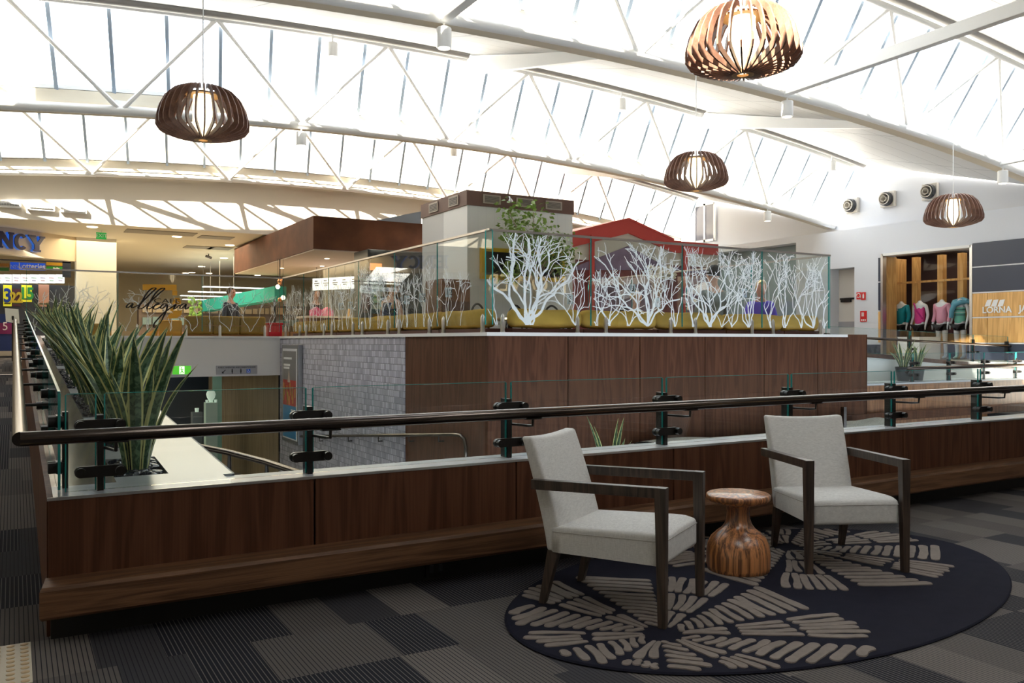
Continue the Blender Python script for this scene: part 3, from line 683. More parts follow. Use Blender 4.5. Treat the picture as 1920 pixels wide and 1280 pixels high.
# ------------------------------------------------------------------ cafe island
XI, YI, ZL = 5.05, 9.16, 1.465
wi = sroot('wall_island', (8, 9.2, -1.9))
MB().box((5.07, 9.19, -1.9), (12.25, 9.32, 1.42)).build('core', BLK, wi); ws = sroot('wall_island_side', (5.1, 14, -1.9)); MB().box((5.07, 9.33, -1.9), (5.2, 18.6, 1.42)).build('core', BLK, ws)
bx = [5.05, 6.245, 7.445, 8.648, 9.858, 11.059, 12.27]
for a, c in zip(bx, bx[1:]): MB().box((a+.007, YI, -1.9), (c-.007, YI+.03, 1.42)).build('veneer_panel', VEN, wi)
for a, c in ((9.16, 10.46), (10.46, 11.72)): MB().box((XI, a+.004, -1.9), (XI+.03, c-.004, 1.42)).build('veneer_panel', VEN, ws)
MB().box((XI-.01, 11.725, -1.9), (XI+.03, 18.6, 1.42)).build('mosaic_panel', M['mosaic'], ws)
MB().box((12.25, 9.16, -1.9), (12.28, 9.34, 1.42)).build('end_panel', VEN, wi)
MB().box((XI-.03, YI-.03, 1.42), (11.75, YI+.17, ZL)).build('ledge', WHT, wi); MB().box((XI-.03, YI+.17, 1.42), (XI+.17, 18.57, ZL)).build('ledge', WHT, ws)
MB().box((11.75, YI+.0, 1.42), (12.28, YI+.2, ZL+.0)).build('end_cap', VEN, wi)
o = MB().box((.155, 18.6, .61), (5.05, 18.75, 1.43)); o = o.build('wall_spandrel', mat('spandrel_white', (.74, .73, .71), .6)); struct(o)
o = MB().box((.155, 18.57, 1.43), (5.02, 18.77, ZL)).build('trim_4', WHT); struct(o)
# etched bare trees
def tree_strip(b, O, U, Nn, Wd, Hh, trees, rnd):
    O = Vector(O); U = Vector(U); Nn = Vector(Nn)
    def seg(x0, z0, x1, z1, w0, w1):
        if not (0.01 < x1 < Wd-.01 and z1 < Hh-.01 and 0.01 < x0 < Wd-.01): return False
        d = math.hypot(x1-x0, z1-z0); nx, nz = -(z1-z0)/d, (x1-x0)/d
        q = [(x0+nx*w0, z0+nz*w0), (x1+nx*w1, z1+nz*w1), (x1-nx*w1, z1-nz*w1), (x0-nx*w0, z0-nz*w0)]
        k_ = Nn*rnd.random(); b.add([O+U*x+Vector((0, 0, max(0, z)))+k_ for x, z in q], [(0, 1, 2, 3)]); return True
    def stem(x, z, an, length, w, dep):
        """a zigzag shoot that tapers and forks now and then"""
        st = .075; n = max(2, int(length/st)); home = an
        for k in range(n):
            an = home+(an-home)*.55+rnd.uniform(-.48, .48); w1 = max(.0042, w*(1-.75/n))
            x1 = x+math.sin(an)*st; z1 = z+math.cos(an)*st
            if not seg(x, z, x1, z1, w, w1): return
            x, z, w = x1, z1, w1
            if dep and k > n*.18 and rnd.random() < .30: stem(x, z, home+rnd.choice((-1, 1))*rnd.uniform(.35, .95), length*(1-k/n)*rnd.uniform(.6, .95), max(.0045, w*.75), dep-1)
        if dep:
            for s_ in (-1, 1): stem(x, z, home+s_*.4, .16, .0045, 0)
    for (x, spread, hgt, w, m) in trees:
        for q in range(m): stem(x+rnd.uniform(-.02, .02), 0, spread*((q+.5)/m-.5)*2+rnd.uniform(-.1, .1), hgt*rnd.uniform(.8, 1.05), w, 2)
rt = random.Random(3)
def etched(pane_o, O, U, Nn, Wd, trees):
    b = MB(); tree_strip(b, O, U, Nn, Wd, 1.18, trees, rt); b.build('etched_trees', FROST, pane_o)
cb = thing('glass_balustrade', 'tall frameless glass balustrade with white etched trees around the cafe island', 'balustrade', (8, 9.2, ZL))
ZB, ZT = 1.56, 2.73
SP = mat('spigot_steel', (.55, .54, .52), .28, 1)
def spigot(x, y, par):
    MB().lathe([(.032, 0), (.032, .012), (.027, .014), (.027, .185), (.022, .20), (.006, .232)], (x, y, ZL), 14).build('spigot', SP, par, smooth=True)
RX = [5.05, 6.66, 8.27, 9.88, 11.4]
TR = [[(.60, .8, 1.3, .022, 6), (.66, .5, 1.2, .014, 3), (1.35, .7, .8, .009, 4), (.15, .4, .6, .007, 2)],
      [(.30, .9, .66, .010, 5), (.95, .8, 1.25, .016, 7), (1.45, .5, 1.0, .010, 3), (.08, .6, .75, .008, 3), (.62, .9, .6, .008, 4)],
      [(.20, .4, 1.2, .012, 4), (.52, .6, 1.25, .016, 6), (.95, .6, 1.1, .010, 3), (1.30, .5, 1.2, .012, 5), (.75, .8, .6, .008, 3)],
      [(.18, .4, 1.15, .010, 3), (.48, .5, 1.2, .012, 4), (.85, .7, 1.05, .010, 4), (1.12, .8, 1.2, .014, 5), (1.38, .5, 1.1, .010, 3)]]
for i, (a, c) in enumerate(zip(RX, RX[1:])):
    p = pane('glass_pane', [(a+.008, YI+.06, ZB), (c-.008, YI+.06, ZB), (c-.008, YI+.06, ZT), (a+.008, YI+.06, ZT)], (0, 1, 0), cb, ew=.012)
    etched(p, (a, YI+.05, ZB), (1, 0, 0), (0, -.006, 0), c-a, TR[i])
    for fx in (.15, .86): spigot(a+(c-a)*fx, YI+.055, cb)
LY = [9.16, 10.75, 12.3, 13.9, 15.5, 17.1, 18.6]
for i, (a, c) in enumerate(zip(LY, LY[1:])):
    p = pane('glass_pane', [(XI+.06, a+.008, ZB), (XI+.06, c-.008, ZB), (XI+.06, c-.008, ZT), (XI+.06, a+.008, ZT)], (1, 0, 0), cb, ew=.012)
    tr = [(.2+.25*q_+rt.uniform(-.08, .08), .25, rt.uniform(.7, 1.15), rt.uniform(.008, .011), 2+q_ % 2) for q_ in range(6)]
    if i == 0: tr = [(1.25, .35, .75, .010, 3), (1.5, .2, 1.1, .008, 1), (.85, .3, .5, .007, 2)]
    etched(p, (XI+.05, a, ZB), (0, 1, 0), (-.006, 0, 0), c-a, tr)
    for fy in (.15, .86): spigot(XI+.055, a+(c-a)*fy, cb)
for a, c in ((9.2, 10.9), (10.9, 12.6), (12.6, 14.3), (14.3, 15.9)):
    pane('glass_pane', [(11.4, a+.01, ZB), (11.4, c-.01, ZB), (11.4, c-.01, ZT), (11.4, a+.01, ZT)], (1, 0, 0), cb)
CAP = mat('cap_rail_steel', (.45, .42, .40), .35, 1)
b = MB(); b.box((XI+.045, YI+.045, ZT), (11.43, YI+.085, ZT+.028)); b.build('cap_rail', CAP, cb); MB().box((XI+.045, YI+.085, ZT), (XI+.085, 18.66, ZT+.028)).build('cap_rail', CAP, cb)
MB().box((11.39, YI+.085, ZT), (11.43, 15.9, ZT+.028)).build('cap_rail', CAP, cb)
# cafe front glass on the spandrel
cf = thing('glass_balustrade', 'frameless cafe glass on the white spandrel at the left, carrying the cafe script logo', 'balustrade', (2.6, 18.66, ZL))
for i, (a, c) in enumerate(((.2, 1.8), (1.8, 3.42), (3.42, 5.05))):
    p = pane('glass_pane', [(a+.01, 18.66, ZB), (c-.01, 18.66, ZB), (c-.01, 18.66, ZT), (a+.01, 18.66, ZT)], (0, 1, 0), cf)
    etched(p, (a, 18.65, ZB), (1, 0, 0), (0, -.006, 0), c-a, [(.15+.42*q_, .5, rt.uniform(.55, .95), .0065, 2) for q_ in range(4)])
    for f_ in (.22, .8):
        MB().lathe([(.035, 0), (.03, .014), (.03, .2), (.006, .24)], (a+(c-a)*f_, 18.655, ZL), 12).build('spigot', SP, cf, smooth=True)
    if i == 1: logo_pane = p
MB().box((.15, 18.645, ZT), (5.1, 18.69, ZT+.03)).build('cap_rail', CAP, cf)
def zpx(x, y, Y=18.645, o=(200, 500), s=8): return onY(o[0]+x/s, o[1]+y/s, Y)
OR = mat('logo_orange', (.85, .42, .03), .6); BK = mat('logo_black', (.012, .01, .012), .6)
b = MB()
for poly in ([(540, 262), (1050, 268), (1050, 355), (540, 350)], [(985, 355), (1060, 358), (1060, 430), (985, 425)], [(1010, 470), (1090, 465), (1120, 520), (1110, 560), (985, 560)],
             [(955, 610), (1010, 600), (1000, 670), (955, 660)], [(930, 720), (1010, 660), (1135, 650), (1120, 720), (1050, 770), (900, 780)]):
    b.prism([zpx(x, y) for x, y in poly], (0, .003, 0))
b.build('logo_square', OR, logo_pane)
strokes = [[(395,552),(350,545),(305,580),(300,610),(335,605),(375,570),(395,552),(375,600),(390,615),(440,590),(480,575)],
 [(480,575),(560,500),(660,400),(735,330),(720,315),(670,330),(600,400),(530,520),(480,610),(495,632),(545,615),(600,570)],
 [(600,570),(700,480),(800,390),(865,335),(850,318),(800,335),(730,400),(660,510),(605,610),(625,632),(670,615),(715,585)],
 [(715,585),(760,570),(785,550),(760,548),(715,590),(700,620),(725,635),(780,615),(830,580)],
 [(905,560),(860,555),(815,590),(815,620),(850,615),(905,565),(900,640),(850,750),(790,850),(735,905),(705,900),(715,850),(780,770),(860,690),(940,630),(1000,590)],
 [(1000,590),(1045,560),(1020,600),(1005,632),(1030,625),(1070,590),(1105,575)],
 [(1190,560),(1150,555),(1105,590),(1100,625),(1130,620),(1175,580),(1195,555),(1180,610),(1190,635),(1240,600)]]
b = MB()
for s in strokes:
    P_ = [zpx(x, y, 18.642) for x, y in s]; Q = []
    for i in range(len(P_)-1):   # smooth the pen line
        p0 = P_[max(i-1, 0)]; p1 = P_[i]; p2 = P_[i+1]; p3 = P_[min(i+2, len(P_)-1)]
        for k in range(4):
            t_ = k/4; Q.append(.5*((2*p1)+(p2-p0)*t_+(2*p0-5*p1+4*p2-p3)*t_*t_+(3*p1-p0-3*p2+p3)*t_**3))
    Q.append(P_[-1]); b.tube(Q, [.007+.012*abs((Q[min(i+1, len(Q)-1)]-Q[max(i-1, 0)]).normalized().z) for i in range(len(Q))], 6)
b.build('script_lettering', BK, logo_pane)
lettering('CAFE', .13, BK, logo_pane, zpx(905, 515, 18.642), sx=1.7)
# banquettes behind the glass
def bolster(b, p0, p1, n_, r=(.105, .125)):
    p0 = Vector(p0); p1 = Vector(p1); L_ = (p1-p0).length; d = (p1-p0).normalized(); a = d.cross(Vector((0, 0, 1))); rows = []
    for t, k in ((0, .35), (.02, .75), (.05, .93), (.1, 1), (.3, 1.01), (.5, 1.03), (.7, 1.01), (.9, 1), (.95, .93), (.98, .75), (1, .35)):
        c = p0+d*L_*t; R = []
        for j in range(21):
            an = 2*PI*j/20; cx, cz = math.cos(an), math.sin(an); q = (abs(cx)**3+abs(cz)**3)**(-1/3)
            R.append(c+a*cx*q*r[0]*k+Vector((0, 0, cz*q*r[1]*k+.008*math.sin(t*9+n_))))
        rows.append(R)
    b.grid(rows); b.f.append(list(range(len(b.v)-21, len(b.v)-1))); b.mi.append(0); b.f.append(list(range(len(b.v)-21*11, len(b.v)-21*11+20))[::-1]); b.mi.append(0)
bl = [5.5, 6.62, 7.92, 9.25, 10.5, 11.33]
bn = ['mustard velvet banquette just right of the island corner', 'mustard velvet banquette second right of the island corner', 'mustard velvet banquette under the middle of the right glass', 'mustard velvet banquette in front of the man in grey', 'mustard velvet banquette with rounded end at the right end of the island']
for i, (a, c) in enumerate(zip(bl, bl[1:])):
    t = thing('banquette', bn[i], 'bench', ((a+c)/2, 9.5, ZU), group='mustard banquettes behind the cafe glass')
    MB().box((a+.01, 9.34, ZU), (c-.01, 9.56, 1.52)).build('timber_back', DKRED, t); MB().box((a+.01, 9.56, ZU), (c-.01, 10.0, 1.38)).build('seat_base', DKRED, t)
    b = MB(); bolster(b, (a+.003, 9.43, 1.648), (c-.003, 9.43, 1.648), i); b.build('back_bolster', OLIVE, t, smooth=True)
bl = [9.56, 10.95, 12.35, 13.9, 15.4, 16.9, 18.3]
bo = ['nearest the island corner', 'second from the island corner', 'third from the island corner', 'fourth from the island corner, before the woman in navy', 'fifth from the island corner', 'farthest along, by the red crate']
for i, (a, c) in enumerate(zip(bl, bl[1:])):
    t = thing('banquette', 'mustard banquette on the island left side, '+bo[i].replace(', before the woman in navy', ''), 'bench', (5.5, (a+c)/2, ZU), group='mustard banquettes behind the cafe glass')
    MB().box((5.24, a+.01, ZU), (5.46, c-.01, 1.52)).build('timber_back', DKRED, t); MB().box((5.46, max(a+.01, 10.03), ZU), (5.9, c-.01, 1.38)).build('seat_base', DKRED, t)
    b = MB(); bolster(b, (5.33, a+.003, 1.648), (5.33, c-.003, 1.648), i); b.build('back_bolster', OLIVE, t, smooth=True)
SOF = mat('brown_mustard_velvet', (.33, .20, .05), .95, var=.3, vscale=6, spec=.1); OAK = mat('orange_timber', (.36, .15, .04), .45)
t = thing('sofa', 'three seat mustard brown sofa seen from behind through the cafe glass', 'sofa', (3.95, 19.2, ZU))
MB().box((3.13, 19.0, ZU), (4.84, 19.12, 1.50)).build('frame', OAK, t, bevel=.01); MB().box((3.15, 19.2, ZU+.1), (4.82, 19.9, 1.38)).build('seat', SOF, t, bevel=.04)
for i in range(3): MB().box((3.14+.565*i, 18.98, 1.50), (3.70+.565*i, 19.2, 1.90)).build('back_cushion', SOF, t, bevel=.05, seg=3)
MB().box((3.14, 18.965, 1.685), (4.84, 18.985, 1.70)).build('rail', OAK, t)
t = thing('armchair', 'orange yellow armchair behind the script logo on the cafe glass', 'chair', (2.75, 19.4, ZU))
YEL = mat('orange_velvet', (.66, .34, .06), .9)
MB().box((2.5, 19.1, ZU+.3), (3.06, 19.75, 1.45)).build('seat', YEL, t, bevel=.05); MB().box((2.62, 19.0, 1.42), (3.08, 19.12, 1.80)).build('backrest', YEL, t, bevel=.04)
for x in (2.44, 2.86): MB().hexa([(x, 19.05, 1.2), (x+.09, 19.05, 1.2), (x+.09, 19.8, 1.2), (x, 19.8, 1.2), (x+.1, 19.05, 1.62), (x+.19, 19.05, 1.62), (x+.09, 19.8, 1.5), (x, 19.8, 1.5)]).build('armrest', YEL, t, bevel=.02)
for x, y in ((2.55, 19.15), (3.0, 19.15), (2.55, 19.7), (3.0, 19.7)): MB().tube([(x, y, ZU), (x, y, ZU+.32)], .02, 8).build('leg', OAK, t)
RED = mat('crimson_plastic', (.50, .01, .03), .4)
t = thing('crate', 'crimson crate standing beside the sofa at the inner cafe corner', 'crate', (5.0, 19.05, ZU))
MB().box((4.9, 19.0, ZU), (5.2, 19.3, 1.72)).build('body', RED, t, bevel=.02); MB().box((4.88, 18.98, 1.72), (5.22, 19.32, 1.77)).build('rim', RED, t, bevel=.01)
MB().box((1.2, 19.3, ZU), (1.75, 19.8, 1.72)).build('armchair', SOF, bevel=.08, seg=3); tag(bpy.data.objects['armchair'] if False else C.objects[-1], 'brown mustard tub chair behind the tips of the snake plants', 'chair')
# ------------------------------------------------------------------ signs on the spandrel, poster, mosaic wall rail
t = thing('exit_sign', 'lit green exit sign box under the cafe spandrel', 'sign', onY(340, 694, 18.5))
a, c = onY(322, 685, 18.5), onY(358.5, 702, 18.5)
MB().box((a.x, 18.46, c.z), (c.x, 18.6, a.z)).build('housing', WHT, t, bevel=.005); MB().box((a.x+.01, 18.455, c.z+.01), (c.x-.01, 18.462, a.z-.01)).build('face', mat('exit_green_lit', (.1, .6, .05), .5, emit=(.10, .60, .03), es=.45), t)
m_ = (a+c)/2; WL = mat('exit_white_lit', (1, 1, 1), .5, emit=(.9, 1, .75), es=.8)
b = MB(); b.box((m_.x-.05, 18.45, c.z+.02), (m_.x+.05, 18.456, a.z-.02)); b.build('doorway_symbol', WL, t)
b = MB(); b.ball((m_.x-.01, 18.449, a.z-.05), .014, 8, 6); b.tube([(m_.x-.01, 18.449, a.z-.07), (m_.x, 18.449, m_.z-.01), (m_.x+.03, 18.449, c.z+.035)], .010, 6); b.tube([(m_.x, 18.449, m_.z-.01), (m_.x-.03, 18.449, c.z+.03)], .009, 6); b.tube([(m_.x-.035, 18.449, m_.z+.02), (m_.x+.03, 18.449, m_.z+.015)], .008, 6); b.build('running_figure', M['exit_green_lit'], t)
a, c = onY(405, 685.5, 18.59), onY(482, 700.5, 18.59)
t = thing('wayfinding_sign', 'grey amenities sign with small symbols on the white spandrel', 'sign', (a+c)/2)
MB().box((a.x, 18.575, c.z), (c.x, 18.6, a.z)).build('plate', mat('sign_grey', (.36, .36, .38), .4), t)
lettering('PUBLIC AMENITIES AND PARENTS ROOM', .047, BK, t, ((a.x+c.x)/2, 18.573, a.z-.04), sx=.9)
dz = c.z+.065
def fig(x): b = MB(); b.ball((x, 18.572, dz+.042), .012, 8, 6); b.box((x-.013, 18.57, dz-.02), (x+.013, 18.574, dz+.028)); b.box((x-.009, 18.57, dz-.05), (x+.009, 18.574, dz-.02)); b.build('figure_symbol', BK, t)
fig(a.x+.33); fig(a.x+.51)
b = MB(); b.bar((a.x+.19, 18.572, dz+.03), (a.x+.13, 18.572, dz-.03), .014, .004, (0, 1, 0)); b.prism([(a.x+.115, 18.572, dz-.045), (a.x+.165, 18.572, dz-.04), (a.x+.12, 18.572, dz+.005)], (0, .003, 0)); b.build('arrow_symbol', BK, t)
MB().box((a.x+.63, 18.57, dz-.045), (a.x+.71, 18.575, dz+.04)).build('access_square', mat('access_blue', (.02, .12, .65), .4), t)
b = MB(); b.tube([(a.x+.665+.022*math.cos(q), 18.568, dz-.012+.022*math.sin(q)) for q in [PI*.8+i*.5 for i in range(9)]], .004, 5); b.tube([(a.x+.662, 18.568, dz+.022), (a.x+.664, 18.568, dz-.002), (a.x+.684, 18.568, dz-.004), (a.x+.694, 18.568, dz-.03)], .005, 5); b.ball((a.x+.661, 18.568, dz+.03), .007, 6, 4); b.build('wheelchair_symbol', WHT, t)
t = thing('poster_case', 'tall framed advertising poster on the grey mosaic wall', 'poster', (5.0, 17.5, .3))
MB().box((4.95, 16.9, -.75), (5.04, 18.12, 1.28)).build('frame', mat('poster_frame', (.25, .25, .26), .35, .7), t, bevel=.01)
MB().box((4.944, 16.98, -.68), (4.951, 18.04, 1.2)).build('mount', mat('poster_white', (.7, .7, .72), .4), t)
PG = mat('poster_grey', (.20, .19, .18), .4); PR = mat('poster_festive', (.45, .05, .03), .5); PBL = mat('poster_blue', (.03, .22, .45), .4)
MB().box((4.940, 17.05, .55), (4.945, 18.0, 1.15)).build('caption_field', PG, t); MB().box((4.940, 17.05, .02), (4.945, 18.0, .55)).build('picture_field', PR, t); MB().box((4.940, 17.05, -.65), (4.945, 18.0, .02)).build('lower_field', PBL, t)
for i, (z, wd_) in enumerate(((1.0, .55), (.86, .42), (.80, .42))):
    b = MB(); y = 17.93
    while y > 17.93-wd_: k = random.uniform(.03, .07); b.box((4.938, y-k, z-.022), (4.941, y, z+.022)); y -= k+.012
    b.build('caption_line', WHT, t)
b = MB()
for i in range(16):
    y = random.uniform(17.1, 17.95); z = random.uniform(.08, .42); b.box((4.938, y-.03, z-.09), (4.940, y+.03, z+.09))
b.build('picture_figures', mat('poster_gold', (.55, .33, .05), .5), t); MB().prism([(4.939, 17.45, .5), (4.939, 17.65, .5), (4.939, 17.55, .78)], (.002, 0, 0)).build('picture_peak', mat('poster_tan', (.55, .45, .38), .5), t)
MB().box((4.938, 17.1, -.2), (4.940, 17.4, -.05)).build('picture_tag', WHT, t)
hr = thing('handrail', 'dark steel handrail fixed along the mosaic wall beside the lower ramp', 'handrail', (4.97, 13, -.3))
MB().tube([(4.97, 16.8, -.555), (4.97, 9.95, .13), (4.97, 9.75, .14), (4.97, 9.64, .10), (4.97, 9.60, .0), (4.97, 9.60, -.12)], .026, 12).build('rail', STEEL, hr, smooth=True)
for y in (10.4, 11.4, 12.6, 14, 15.6):
    z = .13-(y-9.95)*.1006; MB().tube([(4.97, y, z-.02), (4.97, y, z-.09), (5.05, y, z-.09)], .010, 8).build('bracket', BRONZE, hr)
# ------------------------------------------------------------------ people
def person(label, loc, rz, seated, top, hair, skin=(.62, .36, .26), k=1.0, lean=0, sleeve=True, legs=(.03, .03, .05), long_hair=False, name='person', look=0):
    t = thing('person', label, 'person', loc, rz)
    sk = mat('skin_%.2f' % skin[0], skin, .5)
    Lx = math.sin(lean); Lz = math.cos(lean); hip = .50 if seated else .90
    def sp(h, x=0, f=0): return Vector((x, -h*Lx-f, hip+h*Lz))*k       # along the spine; f forward
    vs = []; ed = []; rd = []
    def ch(start, pts):
        prev = start
        for p, r in pts:
            vs.append(Vector(p)); rd.append(tuple(q*k for q in r) if isinstance(r, tuple) else r*k); i = len(vs)-1
            if prev is not None: ed.append((prev, i))
            prev = i
        return prev
    pel = ch(None, [(sp(0), (.15, .11))])
    chest = ch(pel, [(sp(.14), (.13, .095)), (sp(.30), (.15, .10)), (sp(.44), (.155, .095))])
    neck = ch(chest, [(sp(.53), (.055, .055)), (sp(.60, 0, .015), (.052, .055))])
    hd = ch(neck, [(sp(.635, 0, .03+look*.3), (.075, .088)), (sp(.70, 0, .035+look*.5), (.098, .116)), (sp(.77, 0, .03+look*.7), (.094, .112)), (sp(.815, 0, .02+look*.8), (.065, .08))])
    for s in (-1, 1):
        if seated: arm = [(sp(.43, s*.17), .055), (sp(.20, s*.235, .06), .045), (sp(.06, s*.17, .28), .034), (sp(.05, s*.13, .35), .028)]
        else: arm = [(sp(.43, s*.17), .055), (sp(.17, s*.225), .043), (sp(-.07, s*.235, .05), .032), (sp(-.12, s*.235, .06), .028)]
        wri = ch(chest, arm); base = vs[wri]; d = (vs[wri]-vs[wri-1]).normalized()
        pal = ch(wri, [(base+d*.05*k, (.036, .018))])
        side = Vector((1, 0, 0))
        for j, (off, ln) in enumerate(((-.027, .062), (-.009, .074), (.009, .07), (.027, .054))):
            p0 = vs[pal]+side*off*k+d*.03*k; ch(pal, [(p0, .0095), (p0+d*ln*.55*k+Vector((0, 0, -.008)), .0088), (p0+d*ln*.9*k+Vector((0, 0, -.028)), .0075)])
        th = vs[wri]-side*s*.034*k+d*.025*k; ch(wri, [(th, .0105), (th+d*.045*k-side*s*.014*k, .009)])
        if seated: lg = [(Vector((s*.10, -.02, .48))*k, .085), (Vector((s*.13, -.43, .50))*k, .062), (Vector((s*.13, -.44, .12))*k, .042), (Vector((s*.13, -.46, .05))*k, .04), (Vector((s*.13, -.60, .03))*k, .03)]
        else: lg = [(Vector((s*.09, 0, .84))*k, .088), (Vector((s*.10, -.02, .48))*k, .058), (Vector((s*.10, .02, .12))*k, .042), (Vector((s*.10, .02, .05))*k, .042), (Vector((s*.10, -.13, .03))*k, .03)]
        ch(pel, lg)
    body = skin_mesh('body', vs, ed, rd, sk, t)
    # clothing follows the same joints
    g = .018
    V2 = [sp(-.02), sp(.14), sp(.30), sp(.44), sp(.505)]; R2 = [(.165*k, .125*k), (.148*k, .113*k), (.166*k, .118*k), (.17*k, .112*k), (.075*k, .07*k)]; E2 = [(0, 1), (1, 2), (2, 3), (3, 4)]
    for s in (-1, 1):
        n = len(V2)
        if sleeve:
            pts = [(sp(.43, s*.17), .073), (sp(.20, s*.235, .06) if seated else sp(.17, s*.225), .06), ((sp(.08, s*.18, .25) if seated else sp(-.04, s*.235, .045)), .046)]
        else: pts = [(sp(.45, s*.12), .05)]
        pr = 3
        for p, r in pts: V2.append(p); R2.append((r*k, r*k)); E2.append((pr, len(V2)-1)); pr = len(V2)-1
    skin_mesh('shirt', V2, E2, R2, top, t)
    V3 = [Vector((0, 0, hip-.02))*k]; R3 = [(.172*k, .128*k)]; E3 = []
    lm = mat('trousers_%.2f_%.2f' % (legs[0], legs[2]), legs, .8)
    for s in (-1, 1):
        pts = [(Vector((s*.10, -.02, .48)), .10), (Vector((s*.13, -.43, .50)), .078), (Vector((s*.13, -.44, .14)), .058)] if seated else [(Vector((s*.09, 0, .84)), .102), (Vector((s*.10, -.02, .48)), .076), (Vector((s*.10, .02, .10)), .06)]
        pr = 0
        for p, r in pts: V3.append(p*k); R3.append((r*k, r*k)); E3.append((pr, len(V3)-1)); pr = len(V3)-1
    skin_mesh('trousers', V3, E3, R3, lm, t)
    hc = sp(.745, 0, .012+look*.60); b = MB(); n, m = 20, 12; rows = []
    for i in range(m+1):
        a = PI*i/m; row = []
        for j in range(n+1):
            an = 2*PI*j/n; f_ = -math.sin(an)                     # +1 looks forward
            lim = PI*(.44 if f_ > .6 else (.66 if not long_hair else .82))
            aa = min(a, lim) if True else a
            r = .112*k*(1+.03*math.sin(an*7+i)); row.append(hc+Vector((math.cos(an)*math.sin(aa)*r*.86, math.sin(an)*math.sin(aa)*r*1.04+.008*k, math.cos(aa)*r*1.02)))
        rows.append(row)
    b.grid(rows); b.build('hair', hair, t, smooth=True, local=True)
    fh = sp(.698, 0, .035+look*.5); b = MB(); b.ball(fh+Vector((0, -.097*k, -.005*k)), .014*k, 8, 6, (.8, 1.1, 1.3)); b.build('nose', sk, t, smooth=True, local=True)
    for s in (-1, 1):
        MB().ball(fh+Vector((s*.030*k, -.083*k, .028*k)), .011*k, 8, 6).build('eye', mat('eye_dark', (.05, .04, .035), .2), t, smooth=True, local=True)
        MB().ball(fh+Vector((s*.080*k, .0, .01*k)), .022*k, 8, 6, (.4, .8, 1.3)).build('ear', sk, t, smooth=True, local=True)
    MB().ball(fh+Vector((0, -.088*k, -.042*k)), .02*k, 8, 6, (1.1, .4, .3)).build('mouth', mat('lip', (.45, .16, .13), .5), t, smooth=True, local=True)
    return t
HB = mat('hair_brown', (.10, .055, .03), .6); HT = mat('hair_tan', (.40, .26, .12), .6); HD = mat('hair_dark', (.02, .017, .016), .5)
person('man in grey shirt sitting with his back to the camera behind the right glass', (9.62, 9.98, ZU+.13), PI-.15, True, mat('grey_shirt', (.24, .26, .25), .8), HD, k=1.10)
person('woman in bright purple top leaning forward and looking down at the cafe table', (11.15, 10.46, ZU+.10), -.75, True, mat('purple_top', (.16, .10, .82), .7), HT, (.70, .36, .27), k=1.02, lean=.32, look=.08)
person('woman in navy sleeveless top with tan hair at the left island glass', (5.80, 14.25, ZU+.10), 1.9, True, mat('navy_top', (.03, .045, .10), .8), HT, (.60, .33, .22), k=1.08, sleeve=False, lean=.15)
person('child in white top with blonde hair, low behind the right glass', (9.57, 11.9, ZU+.06), .3, True, WHT, mat('hair_blonde', (.75, .50, .25), .6), (.75, .42, .30), k=.92)
person('person in dark top standing beyond the sofa at the left cafe glass', (4.5, 21.0, ZU), .6, False, mat('dark_top', (.03, .035, .06), .8), HB, (.70, .38, .25), k=.97)
person('cafe worker in black top standing behind the counter', (6.75, 21.5, ZU), .2, False, mat('black_top', (.015, .015, .018), .8), HD, (.60, .36, .27), k=1.0)
# ------------------------------------------------------------------ cafe furniture
TBT = mat('cafe_table_top', (.55, .40, .28), .3)
def cafe_table(x, y, label, r=.36):
    t = thing('cafe_table', label, 'table', (x, y, ZU), group='round cafe tables')
    MB().lathe([(r-.01, 0), (r, .01), (r, .03), (r-.01, .035)], (x, y, ZU+.705), 28).build('table_top', TBT, t); MB().tube([(x, y, ZU+.03), (x, y, ZU+.71)], .035, 10).build('pedestal', BRONZE, t); MB().lathe([(.22, 0), (.2, .02), (.04, .05)], (x, y, ZU), 20).build('base', BRONZE, t)
for x, y, l in ((6.27, 10.7, 'round cafe table nearest the island corner'), (7.35, 10.75, 'round cafe table in front of the potted tree'), (8.77, 10.65, 'round cafe table in front of the child in white'), (10.28, 10.62, 'round cafe table between the man in grey and the woman in purple'),
                (6.2, 11.92, 'round cafe table beside the brown cabinet'), (6.1, 13.55, 'round cafe table left of the white kiosk'), (6.25, 14.9, 'round cafe table right of the woman in navy'), (6.2, 17.3, 'round cafe table by the counter')): cafe_table(x, y, l, .36 if y < 11 else .33)
CARD = mat('number_card', (.55, .72, .85), .5)
for px_, py_, Y_, s_ in ((841, 548, 11.8, '12'), (792, 558, 13.4, '13'), (763, 562, 13.75, '14'), (718, 567, 14.9, '10'), (657, 572, 17.1, '15'), (640, 574, 17.5, '16'), (1069, 561, 10.75, '5'), (987, 540, 10.7, '2'), (1186, 541, 10.65, '3'), (1396, 549, 10.6, '6'), (1233, 567, 10.6, '1'), (925, 541, 10.7, '7')):
    p = onY(px_, py_, Y_)
    t = thing('table_number', 'pale blue table number %s on a thin stand' % s_, 'table number', (p.x, p.y, 1.69), group='table number stands')
    MB().tube([(p.x, p.y, 1.692), (p.x, p.y, p.z)], .006, 6).build('rod', BRUSH, t); MB().lathe([(.045, 0), (.04, .012), (.008, .014)], (p.x, p.y, 1.69), 14).build('base', BRUSH, t)
    MB().box((p.x-.055, p.y-.004, p.z-.075), (p.x+.055, p.y+.004, p.z+.075)).build('card', CARD, t); lettering(s_, .12, BK, t, (p.x, p.y-.006, p.z), name='numeral')
